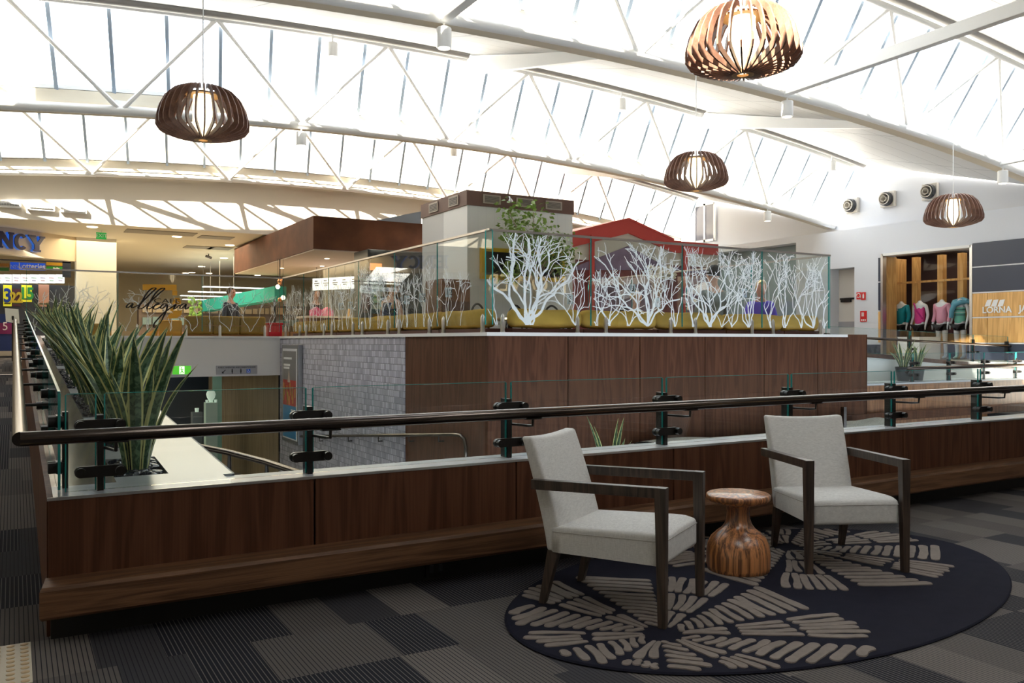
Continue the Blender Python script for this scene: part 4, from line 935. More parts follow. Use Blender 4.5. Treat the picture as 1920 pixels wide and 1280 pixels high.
def bentwood(x, y, rz, label):
    t = thing('bentwood_chair', label, 'chair', (x, y, ZU), rz, 'black bentwood cafe chairs')
    W_ = mat('black_bentwood', (.018, .016, .016), .3)
    MB().lathe([(.19, 0), (.21, .01), (.21, .03), (.19, .04)], (0, 0, .44), 24).build('seat', W_, t, local=True)
    def loop(rx, h0, h1): return [(rx*math.cos(a), .19+.06*math.sin(a), h0+(h1-h0)*math.sin(a)) for a in [PI*i/16 for i in range(17)]]
    MB().tube(loop(.20, .46, .98), .017, 8).build('back_hoop', W_, t, smooth=True, local=True); MB().tube(loop(.12, .46, .84), .013, 8).build('inner_hoop', W_, t, smooth=True, local=True)
    for sx, sy in ((-1, -1), (1, -1), (-1, 1), (1, 1)): MB().tube([(sx*.13, sy*.13, .45), (sx*.18, sy*.2, 0)], [.016, .012], 8).build('leg', W_, t, smooth=True, local=True)
for x, y, r, l in ((6.2, 11.25, .2, 'black bentwood chair behind the frosted tree nearest the corner'), (7.5, 11.3, -.2, 'black bentwood chair right of the potted tree'), (6.95, 11.45, 0, 'black bentwood chair left of the tree trunk'), (9.05, 11.3, .1, 'black bentwood chair beside the child in white')): bentwood(x, y, r, l)
b = MB(); b.ball((9.25, 10.55, 1.735), .14, 14, 8, (1.9, .8, .34)); o = b.build('bag', mat('blue_cloth', (.015, .09, .35), .8), smooth=True); tag(o, 'flat blue cloth bag lying on the cafe table left of the man in grey', 'bag')
t = thing('cabinet', 'dark brown cafe cabinet left of the white kiosk', 'cabinet', (6.2, 12.6, ZU))
WB = wood('brown_cabinet_timber', (.14, .05, .022), (.26, .10, .045), (4, 4, .5), .5, 4)
MB().box((5.92, 12.3, ZU), (6.45, 12.9, 2.36)).build('body', WB, t, bevel=.01)
for z in (1.3, 1.8): MB().box((5.94, 12.28, z-.2), (6.43, 12.30, z+.2)).build('door', DKRED, t)
# ------------------------------------------------------------------ white kiosk, canopy, counter
KW = panel_material('kiosk_boards', (.80, .80, .79), .16, 50, (.55, .55, .55)); KB = mat('kiosk_brown', (.16, .085, .065), .6, var=.4, vscale=2)
t = thing('kiosk', 'white boarded kiosk with brown band on top behind the island corner', 'kiosk', (7.5, 13.4, ZU))
MB().box((6.5, 12.5, ZU), (8.62, 14.3, 3.64)).build('body', KW, t); MB().box((6.48, 12.48, 3.62), (8.64, 14.32, 3.87)).build('band', KB, t)
def louvre(parent, c, u, w_, h_, n_, out):
    c = Vector(c); u = Vector(u); out = Vector(out); z = Vector((0, 0, 1)); FRM = mat('louvre_frame', (.45, .38, .32), .5); DK = mat('louvre_dark', (.05, .045, .045), .5)
    g = MB().prism([c-u*w_/2-z*h_/2, c+u*w_/2-z*h_/2, c+u*w_/2+z*h_/2, c-u*w_/2+z*h_/2], out*.02).build('air_grille', FRM, parent)
    b = MB(); w2, h2 = w_*.82, h_*.74; q = c+out*.018
    b.prism([q-u*w2/2-z*h2/2, q+u*w2/2-z*h2/2, q+u*w2/2+z*h2/2, q-u*w2/2+z*h2/2], out*.006); b.build('grille_opening', DK, g)
    b = MB()
    for i in range(n_): zz = -h2/2+h2*(i+.5)/n_; b.bar(q+out*.008-u*w2/2+z*zz, q+out*.008+u*w2/2+z*zz, .008, .006)
    b.build('grille_blades', FRM, g)
for y in (13.75, 12.95): louvre(t, (6.48, y, 3.745), (0, 1, 0), .36, .17, 5, (-1, 0, 0))
for x in (6.95, 7.6, 8.2): louvre(t, (x, 12.48, 3.745), (1, 0, 0), .34, .15, 7, (0, -1, 0))
b = MB(); b.tube([(7.25, 12.48, 3.80), (7.25, 12.38, 3.80), (7.25, 12.36, 3.76)], .012, 8); b.lathe([(.02, .06), (.05, .0), (.045, -.005)], (7.25, 12.36, 3.71), 14); o = b.build('kiosk_lamp', BRUSH, t, smooth=True)
scr = thing('tv_screen', 'black screen in a yellow frame on the white kiosk behind the tree', 'screen', (7.6, 12.45, 2.5))
a, c = onY(902, 463, 12.44), onY(1058, 529, 12.44)
MB().box((a.x, 12.42, c.z), (c.x, 12.5, a.z)).build('frame', mat('yellow_frame', (.75, .48, .02), .5), scr, bevel=.01); MB().box((a.x+.07, 12.41, c.z+.07), (c.x-.07, 12.43, a.z-.07)).build('screen', mat('dark_screen', (.02, .022, .03), .15), scr)
t = thing('canopy', 'rust brown cafe canopy with pale underside behind the left island glass', 'canopy', (6.5, 19, 3.3))
MB().box((5.29, 17.0, 3.25), (7.75, 24.2, 3.93)).build('fascia', RUST, t); MB().box((5.31, 17.02, 3.225), (7.73, 24.18, 3.252)).build('soffit', mat('canopy_soffit', (.72, .62, .52), .7), t)
MB().box((7.2, 17.6, ZU), (7.5, 17.9, 3.23)).build('post', KB, t)
DL = mat('downlight_lens', (1, .95, .85), .4, emit=(1, .86, .6), es=4)
for x, y in ((6.1, 18.6), (6.6, 20.5), (5.9, 21.6)): MB().lathe([(.05, 0), (.05, .01)], (x, y, 3.216), 14).build('downlight', DL, t)
cl = thing('cluster_pendant', 'small copper cluster pendant under the rust canopy at the inner corner', 'pendant lamp', onY(527, 545, 19.2))
p = onY(527, 545, 19.2); COP = mat('copper', (.75, .35, .16), .3, 1)
for i in range(6):
    q = p+Vector((random.uniform(-.1, .1), random.uniform(-.08, .08), random.uniform(-.28, .28)))
    g = MB().ball(q, .05, 10, 8).build('copper_shade', COP if i < 4 else DL, cl, smooth=True); MB().tube([q, (q.x, q.y, 3.22)], .004, 5).build('cord', BRONZE, g)
ct = thing('counter', 'cafe counter with pale top under the rust canopy', 'counter', (6.6, 20, ZU))
MB().box((6.1, 20, ZU), (8.6, 20.8, 1.92)).build('front', WB, ct); MB().box((6.05, 19.95, 1.92), (8.65, 20.85, 1.97)).build('worktop', mat('pale_counter', (.75, .68, .58), .3), ct)
PNK = mat('pink_card', (.85, .08, .30), .5)
for i, (x, lb) in enumerate(((6.35, 'pink cake box at the left end of the cafe counter'), (6.63, 'pink cake box with peaked lid on the cafe counter'))):
    b = MB().box((x-.12, 20.1, 1.97), (x+.12, 20.35, 2.11)); b.prism([(x-.12, 20.1, 2.11), (x+.12, 20.1, 2.11), (x, 20.1, 2.19)], (0, .25, 0)); o = b.build('cake_box', PNK); tag(o, lb, 'box', 'pink cake boxes')
MB().lathe([(.045, 0), (.045, .16), (.018, .22), (.018, .27)], (7.2, 20.2, 1.97), 14).build('bottle', mat('amber_syrup', (.6, .35, .1), .2), smooth=True); tag(C.objects[-1], 'amber syrup bottle on the cafe counter', 'bottle')
mb = thing('menu_board', 'long white lit menu board hanging behind the left island glass', 'menu board', (7.4, 20.6, 2.9))
LIT = mat('menu_lit', (1, 1, 1), .5, emit=(.95, 1, .95), es=.9)
a, c = onY(586, 528, 21.0), onY(648, 549, 19.6)
for i in range(5):
    p0 = Vector((a.x, 21.0, 2.79)).lerp(Vector((c.x+.35, 19.6, 2.79)), i/5); p1 = Vector((a.x, 21.0, 2.79)).lerp(Vector((c.x+.35, 19.6, 2.79)), (i+.93)/5)
    q = MB().prism([p0-V(0, 0, .15), p1-V(0, 0, .15), p1+V(0, 0, .15), p0+V(0, 0, .15)], (.02, .02, 0)).build('menu_panel', LIT, mb)
    b = MB(); d = (p1-p0)
    for z, f0, f1 in ((.02, .2, .8), (-.03, .3, .7), (.08, .25, .6)): b.prism([p0+d*f0+V(-.004, -.004, z-.012), p0+d*f1+V(-.004, -.004, z-.012), p0+d*f1+V(-.004, -.004, z+.012), p0+d*f0+V(-.004, -.004, z+.012)], (.002, .002, 0))
    b.build('menu_lines', mat('menu_ink', (.12, .10, .12), .6), q)
    MB().tube([(p0+p1)/2+V(0, 0, .15), ((p0+p1)/2).xy.to_3d()+V(0, 0, 3.22)], .006, 5).build('hanger', BRONZE, q)
a, c = onY(694, 493, 15.6), onY(716, 507, 15.6)
FR = mat('fridge_dark', (.025, .028, .028), .3)
t = thing('drinks_fridge', 'dark drinks fridge with orange lit header left of the white kiosk', 'fridge', (7.0, 16, ZU))
MB().box((a.x-.04, 15.62, ZU), (c.x+1.0, 16.4, 3.15)).build('body', FR, t, bevel=.01); MB().box((a.x, 15.60, c.z), (c.x, 15.63, a.z)).build('header', mat('orange_lit', (.9, .25, .08), .5, emit=(1, .28, .08), es=1.0), t)
MB().box((a.x, 15.605, 1.9), (c.x+.03, 15.63, c.z-.1)).build('door', mat('fridge_glass', (.10, .16, .15), .15), t)
b = MB()
for i in range(4): z = 1.98+.13*i; b.box((a.x+.02, 15.598, z), (c.x+.01, 15.606, z+.09))
b.build('shelf_rows', mat('fridge_goods', (.35, .42, .38), .5), t)
MB().prism([onY(690, 416, 18.4), onY(790, 420, 18.4), onY(790, 396, 18.4)], (0, .05, 0)).build('shade_panel', mat('blue_shade', (.35, .45, .60), .6)); tag(C.objects[-1], 'pale blue wedge shade panel above the rust canopy beside the kiosk', 'shade panel')
# potted fig tree
tr_ = thing('potted_tree', 'leafy green potted tree in front of the white kiosk screen', 'tree', (7.47, 11.9, ZU))
MB().lathe([(.20, 0), (.26, .42), (.28, .44), (.25, .44), (.24, .38)], (7.47, 11.9, ZU), 24).build('pot', mat('grey_pot', (.25, .25, .26), .6), tr_, smooth=True)
TRK = mat('pale_bark', (.50, .40, .30), .8); b = MB(); b.tube([(7.47, 11.9, ZU+.4), (7.44, 11.9, 1.9), (7.47, 11.9, 2.25), (7.42, 11.9, 2.7)], [.05, .045, .045, .035], 10)
cl_ = []
for i in range(15):
    a = i*2.4; r = random.uniform(.12, .62); h = random.uniform(2.35, 3.15) if i < 11 else random.uniform(3.1, 3.4)
    e = Vector((7.47+r*math.cos(a), 11.9+.6*r*math.sin(a), h)); s = Vector((7.45, 11.9, 2.2+.12*(i % 4))); b.tube([s, s.lerp(e, .5)+V(0, 0, -.05), e], [.022, .014, .006], 6); cl_.append(e)
for e in ((6.95, 11.9, 3.48), (7.0, 11.85, 3.15), (7.42, 11.9, 3.50), (7.9, 11.9, 3.0), (8.0, 11.8, 2.85), (7.15, 11.8, 2.95)): cl_.append(Vector(e)); b.tube([(7.45, 11.9, 2.55), e], [.02, .005], 6)
b.build('trunk', TRK, tr_, smooth=True)
b = MB()
for e in cl_:
    for i in range(46):
        c = e+Vector((random.gauss(0, .12), random.gauss(0, .10), random.gauss(0, .10))); d = Vector((random.uniform(-1, 1), random.uniform(-1, 1), random.uniform(-.9, .2))).normalized(); s = d.cross(Vector((random.uniform(-1, 1), random.uniform(-1, 1), 1))).normalized(); l = random.uniform(.08, .13); n_ = d.cross(s)
        b.add([c, c+d*l*.45+s*l*.30-n_*.008, c+d*l, c+d*l*.45-s*l*.30-n_*.008], [(0, 1, 2), (0, 2, 3)])
b.build('foliage', mat('fig_leaf', (.25, .38, .07), .4, var=.6, vscale=4), tr_)
# red gabled kiosk
Yk = 16.5; RK = mat('red_fascia', (.55, .055, .045), .5); PUR = mat('mauve_gable', (.22, .16, .26), .6); MAR = mat('maroon_wall', (.17, .035, .035), .5); GW = mat('gable_white', (.60, .58, .52), .6)
g = thing('kiosk', 'maroon kiosk with red gabled roof edge behind the right island glass', 'kiosk', (13.5, 17.5, ZU))
def kp(pts, Y=Yk): return [onY(x, y, Y) for x, y in pts]
MB().box((11.5, Yk+.05, ZU), (15.9, 19.4, 3.3)).build('body', MAR, g)
MB().prism(kp([(1074, 438), (1180, 412), (1264, 451), (1347, 458), (1347, 478), (1264, 473), (1180, 437), (1074, 463)]), (0, .5, 0)).build('roof_edge', RK, g)
MB().prism(kp([(1074, 462), (1180, 436), (1264, 472), (1347, 477), (1347, 506), (1264, 503), (1245, 498), (1178, 462), (1090, 497), (1074, 500)], Yk+.06), (0, .3, 0)).build('gable', GW, g)
MB().prism(kp([(1078, 500), (1178, 461), (1250, 500), (1347, 507), (1347, 516), (1240, 506), (1178, 506), (1078, 506)], Yk+.03), (0, .3, 0)).build('gable_infill', PUR, g)
MB().prism(kp([(1180, 412), (1264, 451), (1264, 447), (1180, 408), (1074, 434), (1074, 438)], Yk-.02), (0, 2.5, 0)).build('roof_sheet', RK, g)
for x0, x1 in ((1113, 1160), (1170, 1225), (1285, 1330)):
    MB().prism(kp([(x0, 520), (x1, 520), (x1, 590), (x0, 590)], Yk+.03), (0, .05, 0)).build('shopfront_panel', mat('mauve_panel', (.20, .12, .19), .5), g)
for x in (1112, 1286): MB().prism(kp([(x-3, 440 if x < 1200 else 455), (x+3, 441 if x < 1200 else 455), (x+3, 605), (x-3, 605)], Yk-.05), (0, .1, 0)).build('post', RK, g)
# white feathery ornament on the kiosk
b = MB(); p = onY(1238, 510, Yk-.1)
for i in range(60): q = p+Vector((random.uniform(-.35, .45), random.uniform(-.08, .05), random.uniform(-.14, .14))); b.ball(q, random.uniform(.04, .09), 6, 5, (1.3, .6, .6))
o = b.build('soft_toy', mat('cream_plush', (.75, .68, .55), .95), smooth=True); tag(o, 'cream fluffy soft toy mounted on the maroon kiosk front', 'soft toy')
# ------------------------------------------------------------------ right wall and sportswear shop
XW = 18.1
def yx(px): return onX(px, 640, XW).y
LW = mat('blue_white_wall', (.70, .73, .79), .5)
ya, yb_, yc, yd = yx(1822), yx(1655), yx(1602), yx(1556)   # window right, left; door right, left
zt = 4.17
b = MB(); b.box((XW, -5, -2.1), (18.6, ya, zt)); b.box((XW, ya, 3.43), (18.6, yb_, zt)); b.box((XW, ya, -2.1), (18.6, yb_, ZU)); b.box((XW, yb_, -2.1), (18.6, yc, zt)); b.box((XW, yc, 3.21), (18.6, yd, zt)); b.box((XW, yd, -2.1), (18.6, 15.7, zt)); b.box((XW, 15.7, 4.0), (18.6, 21, zt)); b.box((XW, yc, -2.1), (18.6, yd, ZU))
struct(b.build('wall_shop', LW))
b = MB(); b.box((18.5, 15.7, ZU), (18.58, 21, 4.0)); struct(b.build('wall_recess', mat('teal_grey_panel', (.30, .38, .40), .5)))
dr = sroot('door_1', (18.5, (yc+yd)/2, ZU)); MB().box((18.45, yc, ZU), (18.56, yd, 3.2)).build('leaf', mat('door_cream', (.66, .62, .57), .5), dr)
MB().box((18.42, yc+.05, 2.42), (18.46, yd-.05, 2.47)).build('closer_arm', BRONZE, dr); MB().box((18.40, yc+.35, 2.36), (18.47, yc+.65, 2.44)).build('closer', BRONZE, dr); MB().box((18.43, yc, 1.72), (18.46, yd, 1.86)).build('push_band', mat('band_grey', (.35, .34, .36), .5), dr)
wr = sroot('window_4', (XW, (ya+yb_)/2, ZU))
MB().box((18.13, ya, ZU), (18.145, yb_, 3.43)).build('glazing', SHOPG, wr)
for y in (ya, yb_): MB().box((18.06, y-.03, ZU), (18.2, y+.03, 3.46)).build('frame', BRUSH, wr)
MB().box((18.06, ya, 3.41), (18.2, yb_, 3.47)).build('frame', WHT, wr)
MB().box((18.15, yb_-.012, ZU), (18.62, yb_-.002, 3.41)).build('reveal', PLY, wr)
# shop interior box
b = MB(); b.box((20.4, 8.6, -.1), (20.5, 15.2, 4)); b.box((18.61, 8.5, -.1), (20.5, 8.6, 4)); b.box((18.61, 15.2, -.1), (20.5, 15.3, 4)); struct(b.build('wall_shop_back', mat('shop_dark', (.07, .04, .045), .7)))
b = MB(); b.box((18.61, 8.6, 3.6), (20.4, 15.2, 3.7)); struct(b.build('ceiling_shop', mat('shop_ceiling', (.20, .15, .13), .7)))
sh = thing('display_rack', 'honey plywood display frame inside the shop window', 'display rack', (18.9, (ya+yb_)/2, ZU))
def px2y(p, X): return onX(p, 640, X).y
for p_ in (1717, 1765, 1803): y = px2y(p_, 19.1); MB().box((19.05, y-.07, ZU), (19.2, y+.07, 3.42)).build('upright', PLY, sh)
y = px2y(1668, 18.9); MB().box((18.7, y-.12, ZU), (19.4, y+.22, 3.42)).build('side_panel', PLY, sh)
MB().box((19.02, ya+.05, 2.78), (19.049, px2y(1682, 19.1), 2.83)).build('cross_rail', PLY, sh)
sg = random.Random(5)
for i in range(9):
    y = ya+.2+i*.24; o = MB().hexa([(20.0, y, 1.55), (20.3, y, 1.55), (20.3, y+.06, 1.55), (20.0, y+.06, 1.55), (20.05, y, 2.2), (20.25, y, 2.2), (20.25, y+.06, 2.2), (20.05, y+.06, 2.2)]).build('hanging_garment', mat('garment_%d' % (i % 3), [(.10, .03, .05), (.16, .05, .08), (.05, .04, .06)][i % 3], .8)); tag(o, 'dark folded garment hanging on the back rail of the shop', 'garment', 'garments on the back rail')
MB().tube([(20.15, ya+.05, 2.24), (20.15, yb_-.1, 2.24)], .015, 8).build('clothes_rail', BRUSH); tag(C.objects[-1], 'steel clothes rail at the back of the sportswear shop', 'clothes rail')
MN = mat('mannequin_white', (.85, .85, .86), .35)
def mannequin(label, px, top, short, sleeve, parts=()):
    X = 18.80; y = px2y(px, X); t = thing('mannequin', label, 'mannequin', (X, y, ZU), -PI/2-.1)
    k = .98; vs = []; ed = []; rd = []
    def ch(st, pts):
        pr = st
        for p, r in pts:
            vs.append(Vector(p)*k); rd.append(r); i = len(vs)-1
            if pr is not None: ed.append((pr, i))
            pr = i
        return pr
    pel = ch(None, [((0, 0, .88), (.115, .08))]); che = ch(pel, [((0, 0, 1.03), (.098, .074)), ((0, -.01, 1.18), (.13, .095)), ((0, 0, 1.30), (.12, .075))]); ch(che, [((0, .0, 1.37), .048), ((0, -.01, 1.42), .046)])
    for s in (-1, 1):
        ch(che, [((s*.17, 0, 1.29), .045), ((s*.205, .03, 1.05), .036), ((s*.21, -.05, .84), .027), ((s*.205, -.07, .76), (.026, .014)), ((s*.205, -.075, .69), .011)])
        ch(pel, [((s*.08, 0, .80), .082), ((s*.09, 0, .47), .055), ((s*.09, .02, .12), .038), ((s*.09, .0, .04), .035), ((s*.09, -.10, .025), .025)])
    skin_mesh('body', vs, ed, rd, MN, t)
    Vt = [(0, 0, .78), (0, 0, 1.03), (0, -.01, 1.18), (0, 0, 1.28)]; Rt = [(.178, .135), (.122, .096), (.145, .108), (.13, .085)]; Et = [(0, 1), (1, 2), (2, 3)]
    for s in (-1, 1):
        pts = [((s*.17, 0, 1.285), .060), ((s*.205, .03, 1.05), .052), ((s*.21, -.05, .86), .04)] if sleeve else [((s*.085, 0, 1.34), .035)]
        pr = 3
        for p, r in pts: Vt.append(p); Rt.append((r, r)); Et.append((pr, len(Vt)-1)); pr = len(Vt)-1
    skin_mesh('top', [Vector(v)*k for v in Vt], Et, Rt, top, t)
    Vs = [(0, 0, .84)]; Rs = [(.155, .11)]; Es = []
    for s in (-1, 1): Vs += [(s*.085, 0, .76), (s*.088, 0, short)]; n = len(Vs); Rs += [(.092, .092), (.08 if short > .5 else .055,)*2]; Es += [(0, n-2), (n-2, n-1)]
    skin_mesh('shorts', [Vector(v)*k for v in Vs], Es, Rs, mat('black_sports', (.015, .014, .018), .6), t)
    return t
t = mannequin('headless white mannequin in a teal zip pullover, leftmost in the shop window', 1690, mat('teal_pullover', (.0, .28, .33), .7), .3, True)
MB().tube([(0, -.125, 1.27), (0, -.135, 1.15)], .006, 6).build('zip', WHT, t, local=True)
t = mannequin('headless white mannequin in a hot pink singlet with a magenta strap', 1725, mat('hot_pink', (.88, .07, .35), .7), .3, False)
MB().tube([(-.10, -.09, 1.32), (.0, -.125, 1.14), (.15, -.11, .95)], .018, 8).build('strap', mat('magenta_strap', (.55, .01, .22), .6), t, local=True)
t = mannequin('headless white mannequin in pale pink long sleeved top and black shorts', 1766, mat('pale_pink', (.92, .42, .55), .7), .62, True)
t = mannequin('headless white mannequin with a blue jacket tied round its neck over a striped singlet', 1800, mat('mint_stripe', (.20, .62, .48), .7), .62, False)
b = MB(); b.tube([(.17, .05, 1.30), (.10, -.11, 1.30), (-.02, -.15, 1.25), (-.10, -.15, 1.10), (-.12, -.14, .95)], [.05, .06, .065, .055, .05], 10); b.tube([(.19, .02, 1.31), (0, .11, 1.36), (-.17, .02, 1.31), (-.08, -.13, 1.25)], [.06, .07, .06, .05], 10); b.build('tied_jacket', mat('sky_jacket', (.15, .42, .55), .8), t, smooth=True, local=True)
for i in range(4): MB().tube([(.13*math.cos(a)*1.12, -.01-.10*math.sin(a)*1.12, 1.19-.06*i) for a in [PI*j/10 for j in range(11)]], .008, 6).build('stripe', mat('stripe_navy', (.04, .08, .14), .7) if i % 2 else WHT, t, local=True)
t = thing('display_plinth', 'white display plinth standing before the shop window', 'plinth', (17.3, 11.9, ZU))
a, c = onX(1683, 640, 17.0), onX(1724, 640, 17.0)
MB().box((17.0, c.y, ZU), (17.75, a.y, 1.44)).build('block', WHT, t, bevel=.006); MB().box((16.99, c.y-.01, 1.44), (17.76, a.y+.01, 1.452)).build('cap', WHT, t)
# cladding around the shop
cl = sroot('wall_cladding', (XW, 10, 2)); SLV = mat('silver_trim', (.75, .75, .78), .35)
y0 = 7.5
def clad(za, zb_, yA, yB, m, nm, step=None):
    y = yA
    while y < yB-.01:
        y2 = min(yB, y+(step or 99)); MB().box((18.065, y+.006, za+.006), (18.1, y2-.006, zb_-.006)).build(nm, m, cl); y = y2
clad(2.98, 3.50, y0, ya-.03, NAVY, 'charcoal_panel'); clad(2.42, 2.96, y0, ya-.03, NAVY, 'charcoal_panel'); clad(1.88, 2.40, y0, ya-.03, PLY, 'plywood_panel', 1.0); clad(1.32, 1.86, y0, ya-.03, PLY, 'plywood_panel', 1.0); clad(ZU, 1.30, y0, ya-.03, NAVY, 'charcoal_panel')
for z in (2.97, 2.41, 1.31, 1.87): MB().box((18.06, y0, z-.012), (18.1, ya-.03, z+.012)).build('joint_strip', SLV, cl)
y1 = yx(1648)
clad(2.1, 2.78, yb_+.03, y1, NAVY, 'charcoal_panel'); clad(2.80, 3.38, yb_+.03, y1, NAVY, 'charcoal_panel'); clad(1.32, 2.08, yb_+.03, y1, PLY, 'plywood_panel'); clad(ZU-.3, 1.28, yb_+.03, yx(1626), NAVY, 'charcoal_panel')
sn = thing('shop_sign', 'white shop name lettering with three slanted bars on the plywood panel', 'sign', (18.06, 10, 2.1))
def wpt(px, py): return onX(px, py, 18.055)
for i in range(3):
    x = 1846+12.0*i; MB().prism([wpt(x, 574.5), wpt(x+10, 573.7), wpt(x+14.0, 561.2), wpt(x+5, 562)], (.008, 0, 0)).build('logo_bar', WHT, sn)
p = wpt(1869, 581); lettering('LORNA', .19, WHT, sn, (18.05, p.y, p.z), (PI/2, 0, -PI/2), sx=.98, offset=.004)
p = wpt(1930, 578); lettering('JANE', .19, WHT, sn, (18.05, p.y, p.z), (PI/2, 0, -PI/2), sx=.98, offset=.004)
# fire signs, wall vents
RS = mat('sign_red', (.70, .03, .03), .4)
def wallsign(label, x0, y0_, x1, y1_, m, extra=None):
    a, c = onX(x0, y0_, 18.09), onX(x1, y1_, 18.09); t = thing('safety_sign', label, 'sign', (a+c)/2); MB().box((18.085, c.y, c.z), (18.1, a.y, a.z)).build('plate', m, t)
    z = (a.z+c.z)/2; y = (a.y+c.y)/2; return t, a, c, y, z
t, a, c, y, z = wallsign('red fire hose sign, left of the pair on the white wall', 1606, 548, 1614, 561, RS)
b = MB(); b.tube([(18.082, y+.05*math.cos(q), z+.01+.05*math.sin(q)) for q in [i*.55 for i in range(11)]], .010, 6); b.tube([(18.082, y-.05, z+.02), (18.082, y-.06, z-.06)], .010, 6); b.build('hose_symbol', WHT, t)
t, a, c, y, z = wallsign('red fire extinguisher sign, right of the pair on the white wall', 1615, 548, 1623, 562, RS)
b = MB(); b.box((18.080, y-.022, z-.055), (18.086, y+.022, z+.04)); b.box((18.080, y-.010, z+.04), (18.086, y+.010, z+.065)); b.build('bottle_symbol', WHT, t)
t, a, c, y, z = wallsign('taller red fire equipment sign below the pair on the white wall', 1613, 583, 1625, 603, RS)
b = MB(); b.box((18.08, y-.02, z), (18.086, y+.05, z+.10)); b.build('instruction_field', mat('sign_pale', (.75, .55, .55), .5), t)
b = MB()
for i in range(3): b.box((18.08, y-.07+.05*i, z-.11), (18.086, y-.04+.05*i, z-.07))
b.build('symbol_row', WHT, t)
VG = mat('vent_beige', (.62, .57, .50), .5); VD = mat('vent_dark', (.03, .03, .035), .5)
for i, (px_, py_, lb) in enumerate(((1600, 386, 'farthest of three round jet vents'), (1668, 374, 'middle one of three round jet vents'), (1747, 360, 'nearest of three round jet vents, above the right pendant,'))):
    p = onX(px_, py_, 18.6); t = thing('wall_vent', lb+' on square beige plate', 'vent', p, group='round jet vents on the upper right wall')
    s = .19; MB().box((18.5, p.y-s, p.z-s), (18.6, p.y+s, p.z+s)).build('plate', VG, t, bevel=.01)
    def cone(r0, r1, x0, x1, m, nm):
        b = MB(); k = 28; b.grid([[(x, p.y+r*math.cos(2*PI*j/k), p.z+r*math.sin(2*PI*j/k)) for j in range(k+1)] for r, x in ((r0, x0), (r1, x1), (r1*.9, x1), (r0*.85, x0))]); return b.build(nm, m, t, smooth=True)
    cone(.17, .165, 18.5, 18.40, VD, 'outer_ring'); cone(.12, .14, 18.5, 18.36, VG, 'nozzle'); cone(.05, .075, 18.5, 18.34, VG, 'inner_nozzle')
    MB().lathe([(.165, 0), (.165, .004)], (0, 0, 0), 28).build('throat', VD, t, local=True).matrix_local = Matrix.Translation((-.105, 0, 0)) @ Matrix.Rotation(PI/2, 4, 'Y')
uw = sroot('window_5', (18.6, 19.7, 3.9)); a, c = onX(1304, 388, 18.58), onX(1341, 448, 18.58)
MB().box((18.56, c.y, c.z), (18.6, a.y, a.z)).build('glazing', mat('shaded_pane', (.18, .18, .22), .2), uw)
for y in (c.y, (a.y+c.y)/2, a.y): MB().box((18.54, y-.04, c.z-.05), (18.6, y+.04, a.z+.05)).build('frame', WHT, uw)
MB().box((18.54, c.y, a.z-.02), (18.6, a.y, a.z+.05)).build('frame', WHT, uw); MB().box((18.54, c.y, c.z-.05), (18.6, a.y, c.z+.02)).build('frame', WHT, uw)
# ------------------------------------------------------------------ right side void, second parapet, ramp wall
o = MB().box((12.3, 9.3, -1.9), (18.09, 9.56, .615)).build('wall_parapet', wood('sunlit_veneer', (.20, .085, .035), (.40, .19, .09), (5, 5, .55), .38, 6)); struct(o)  # brighter veneer with the sun's warmth put into its colour
o = MB().box((12.3, 9.29, .60), (18.09, 9.60, .627)).build('trim_5', LAM); struct(o)
o = MB().box((11.2, 9.13, -.0), (18.09, 9.30, .14)).build('trim_6', VEN); struct(o)
sb = thing('glass_balustrade', 'far glass balustrade with bronze rail across the void at the right', 'balustrade', (16, 9.4, .63))
MB().tube([(13.62, 9.36, .80), (13.60, 9.30, .87), (13.66, 9.26, .88), (18.05, 9.26, .88)], .03, 14).build('handrail', STEEL, sb, smooth=True)
sx = [12.3, 13.9, 15.0, 16.1, 17.2, 18.05]
for a, c in zip(sx, sx[1:]):
    pane('glass_pane', [(a+.02, 9.42, .63), (c-.02, 9.42, .63), (c-.02, 9.42, 1.134), (a+.02, 9.42, 1.134)], (0, 1, 0), sb)
    if c < 18:
        p = MB().box((c-.015, 9.41, .62), (c+.015, 9.48, 1.02)).build('post', BRONZE, sb)
        for z in (.96, .75): clamp(p, (c, 9.405, z), (1, 0, 0), (0, -1, 0), .085, .028)
b = MB(); b.hexa([(12.3, 9.95, -1.9), (18.09, 9.95, -1.9), (18.09, 10.1, -1.9), (12.3, 10.1, -1.9), (12.3, 9.95, 1.2), (18.09, 9.95, .82), (18.09, 10.1, .82), (12.3, 10.1, 1.2)]); struct(b.build('wall_ramp', WHT))
b = MB(); b.hexa([(12.3, 9.93, 1.13), (18.09, 9.93, .76), (18.09, 10.12, .76), (12.3, 10.12, 1.13), (12.3, 9.93, 1.21), (18.09, 9.93, .83), (18.09, 10.12, .83), (12.3, 10.12, 1.21)]); struct(b.build('trim_7', VEN))
ub = thing('glass_balustrade', 'upper glass balustrade with dark posts in front of the shop window', 'balustrade', (15, 10, 1.2))
def rl(x): return 1.45-.035*(x-12.3)
MB().tube([(12.32, 10.0, rl(12.3)), (18.05, 10.0, rl(18.05))], .024, 12).build('handrail', STEEL, ub, smooth=True); MB().tube([(12.27, 10.0, rl(12.3)), (12.36, 10.0, rl(12.3))], .05, 14).build('end_bracket', BRONZE, ub)
for a, c in ((12.35, 14.7), (14.75, 16.75), (16.8, 18.02)):
    pane('glass_pane', [(a, 10.04, 1.22-.064*(a-12.3)), (c, 10.04, 1.22-.064*(c-12.3)), (c, 10.04, 1.62-.03*(c-12.3)), (a, 10.04, 1.62-.03*(a-12.3))], (0, 1, 0), ub)
